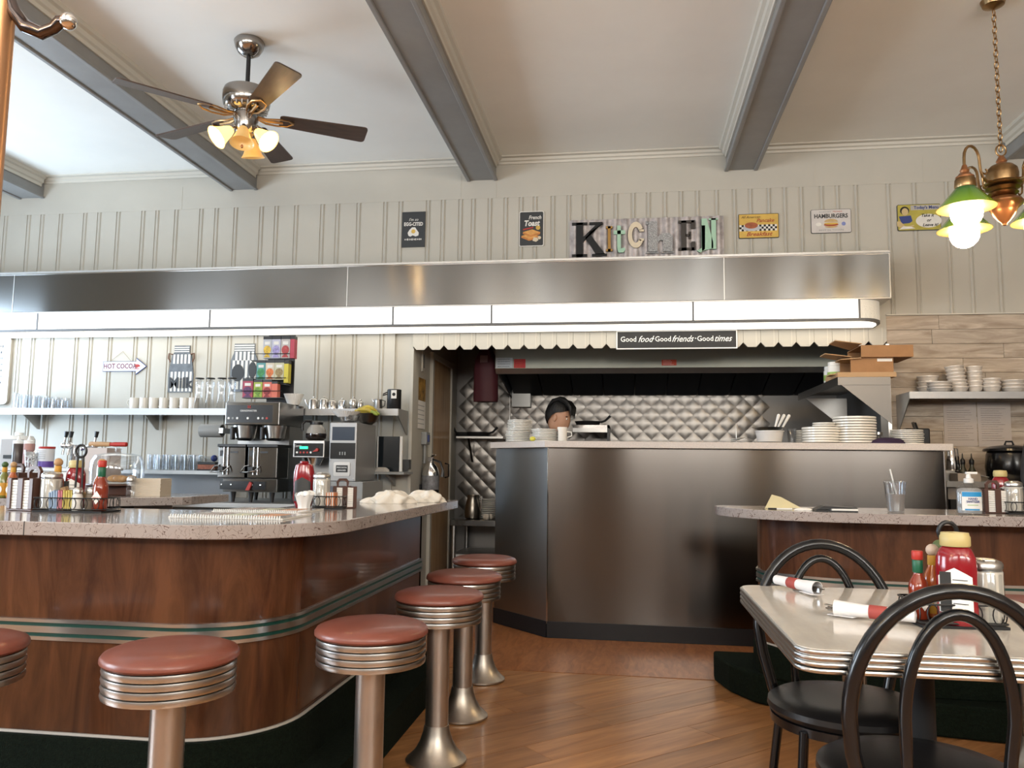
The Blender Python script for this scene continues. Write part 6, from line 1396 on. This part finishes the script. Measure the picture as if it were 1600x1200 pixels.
def roll(loc,rz,label,flip=1):
    t=thing('silverware_roll',label,'silverware roll',loc,rz,'silverware rolled in paper napkins')
    T=Matrix.Translation((0,0,.0215)) @ Matrix.Rotation(R(90),4,'Y')
    MB().lathe([(.010,-.10),(.0145,-.098),(.0155,-.03),(.016,.02),(.0185,.06),(.0205,.088),(.019,.088),(.015,.06),(.012,0),(.008,-.09)],20,T=T).build('napkin_wrap',M('napkin white',(.76,.74,.74),.8,bump=.3,bs=60),t)
    MB().lathe([(.0163,-.036),(.0168,-.035),(.0172,.004),(.0168,.005)],20,T=T).build('paper_band',M('band red',(.34,.06,.05),.6),t)
    MB().prism([(.03,-.018),(.10,-.030),(.105,.010),(.04,.018)],.004,.0055,'z').build('napkin_corner',MATS['napkin white'],t)
    for i,dy in enumerate((-.008,-.003,.003,.008)): MB().tube([(.05,dy*.6,.022),(.098,dy,.026),(.112,dy,.028)],.0011,5).build('fork_tine',STEELP,t)
    MB().box(.04,.108,-.010,-.006,.012,.024).build('knife_blade',DKCHROME,t); MB().ball((.098,.006,.02),.009,8,sz=(1.4,.9,.3)).build('spoon_bowl',DKCHROME,t)
    return t
a=atz(1246,924,ZTB); roll((a.x,a.y,zt2),R(-62),'napkin roll of cutlery with red band at the far table edge')
b=atz(1356,970,ZTB); roll((b.x+.01,b.y,zt2),R(152),'napkin roll of cutlery with red band in the table middle')
yk=2.13
kx=X(1490,yk,930); caddy((kx,yk+.02,zt2),'black wire caddy with loop handle on the dining table',.20,.15,R(4),.245)
zk2=zt2+.0066
tabasco((X(1434,yk),yk+.03,zk2),'red pepper sauce with red cap and green neck on the dining table',.2,1.0); ballcap((X(1452,yk+.05),yk+.055,zk2),'orange hot sauce with pale wooden cap on the dining table',.1,1.0,M('pale wood cap',(.60,.46,.36),.5)); ballcap((X(1464,yk+.09),yk+.10,zk2),'hot sauce with green cap behind the table ketchup',.1,1.04,M('green ball cap',(.10,.13,.05),.5))
ketchup((X(1479,yk),yk-.03,zk2),'large ketchup bottle with gold cap on the dining table',R(-28),1.06,False,'light'); pourer((X(1535,yk),yk+.02,zk2),'fluted glass sugar pourer with steel lid on the dining table',1.08,.142)

# ================================================================ CHAIRS
def chair(loc,rz,label):
    t=thing('bistro_chair',label,'chair',loc,rz,'black tube-frame bistro chairs')
    MB().lathe([(.19,.497),(.210,.501),(.220,.515),(.218,.530),(.200,.541),(.14,.548),(0,.550)],40).build('seat_pad',BLACKSEAT,t)
    MB().lathe([(.200,.470),(.211,.473),(.213,.497),(.200,.499)],40).build('seat_rim',BLACKG,t)
    def hoop(w,zt,y0,y1,zs,r,name,wb):
        pts=[]
        for i in range(25):
            a=PI*i/24; c_,s_=math.cos(a),math.sin(a)
            z=.70+(zt-.70)*s_; pts.append((w*c_,y0+(y1-y0)*((z-.45)/(zt-.45)),z))
        pts=[(wb,y0,zs),(w*.95,y0+(y1-y0)*.25,.62)]+pts+[(-w*.95,y0+(y1-y0)*.25,.62),(-wb,y0,zs)]
        MB().tube(pts,r,12).build(name,BLACKG,t)
    hoop(.207,.958,.165,.235,.475,.0165,'outer_hoop',.160); hoop(.104,.912,.195,.235,.515,.0125,'inner_hoop',.095)
    for sx,sy,ex,ey in ((-1,1,.20,.22),(1,1,.20,.22),(-1,-1,.20,-.20),(1,-1,.20,-.20)):
        MB().tube([(sx*.155,sy*.14,.485),(sx*ex,ey,.004)],.0135,10).build('leg',BLACKG,t)
    MB().tube([(.165*math.cos(a),.165*math.sin(a),.22) for a in [2*PI*i/28 for i in range(28)]],.0085,8,closed=True).build('ring_stretcher',BLACKG,t)
    return t
chair((.625,2.50,.0008),R(2),'black bistro chair on the far side of the table, its seat under it')
chair((.648,1.985,.0008),R(182),'black bistro chair nearest the camera with its arched back before the table')
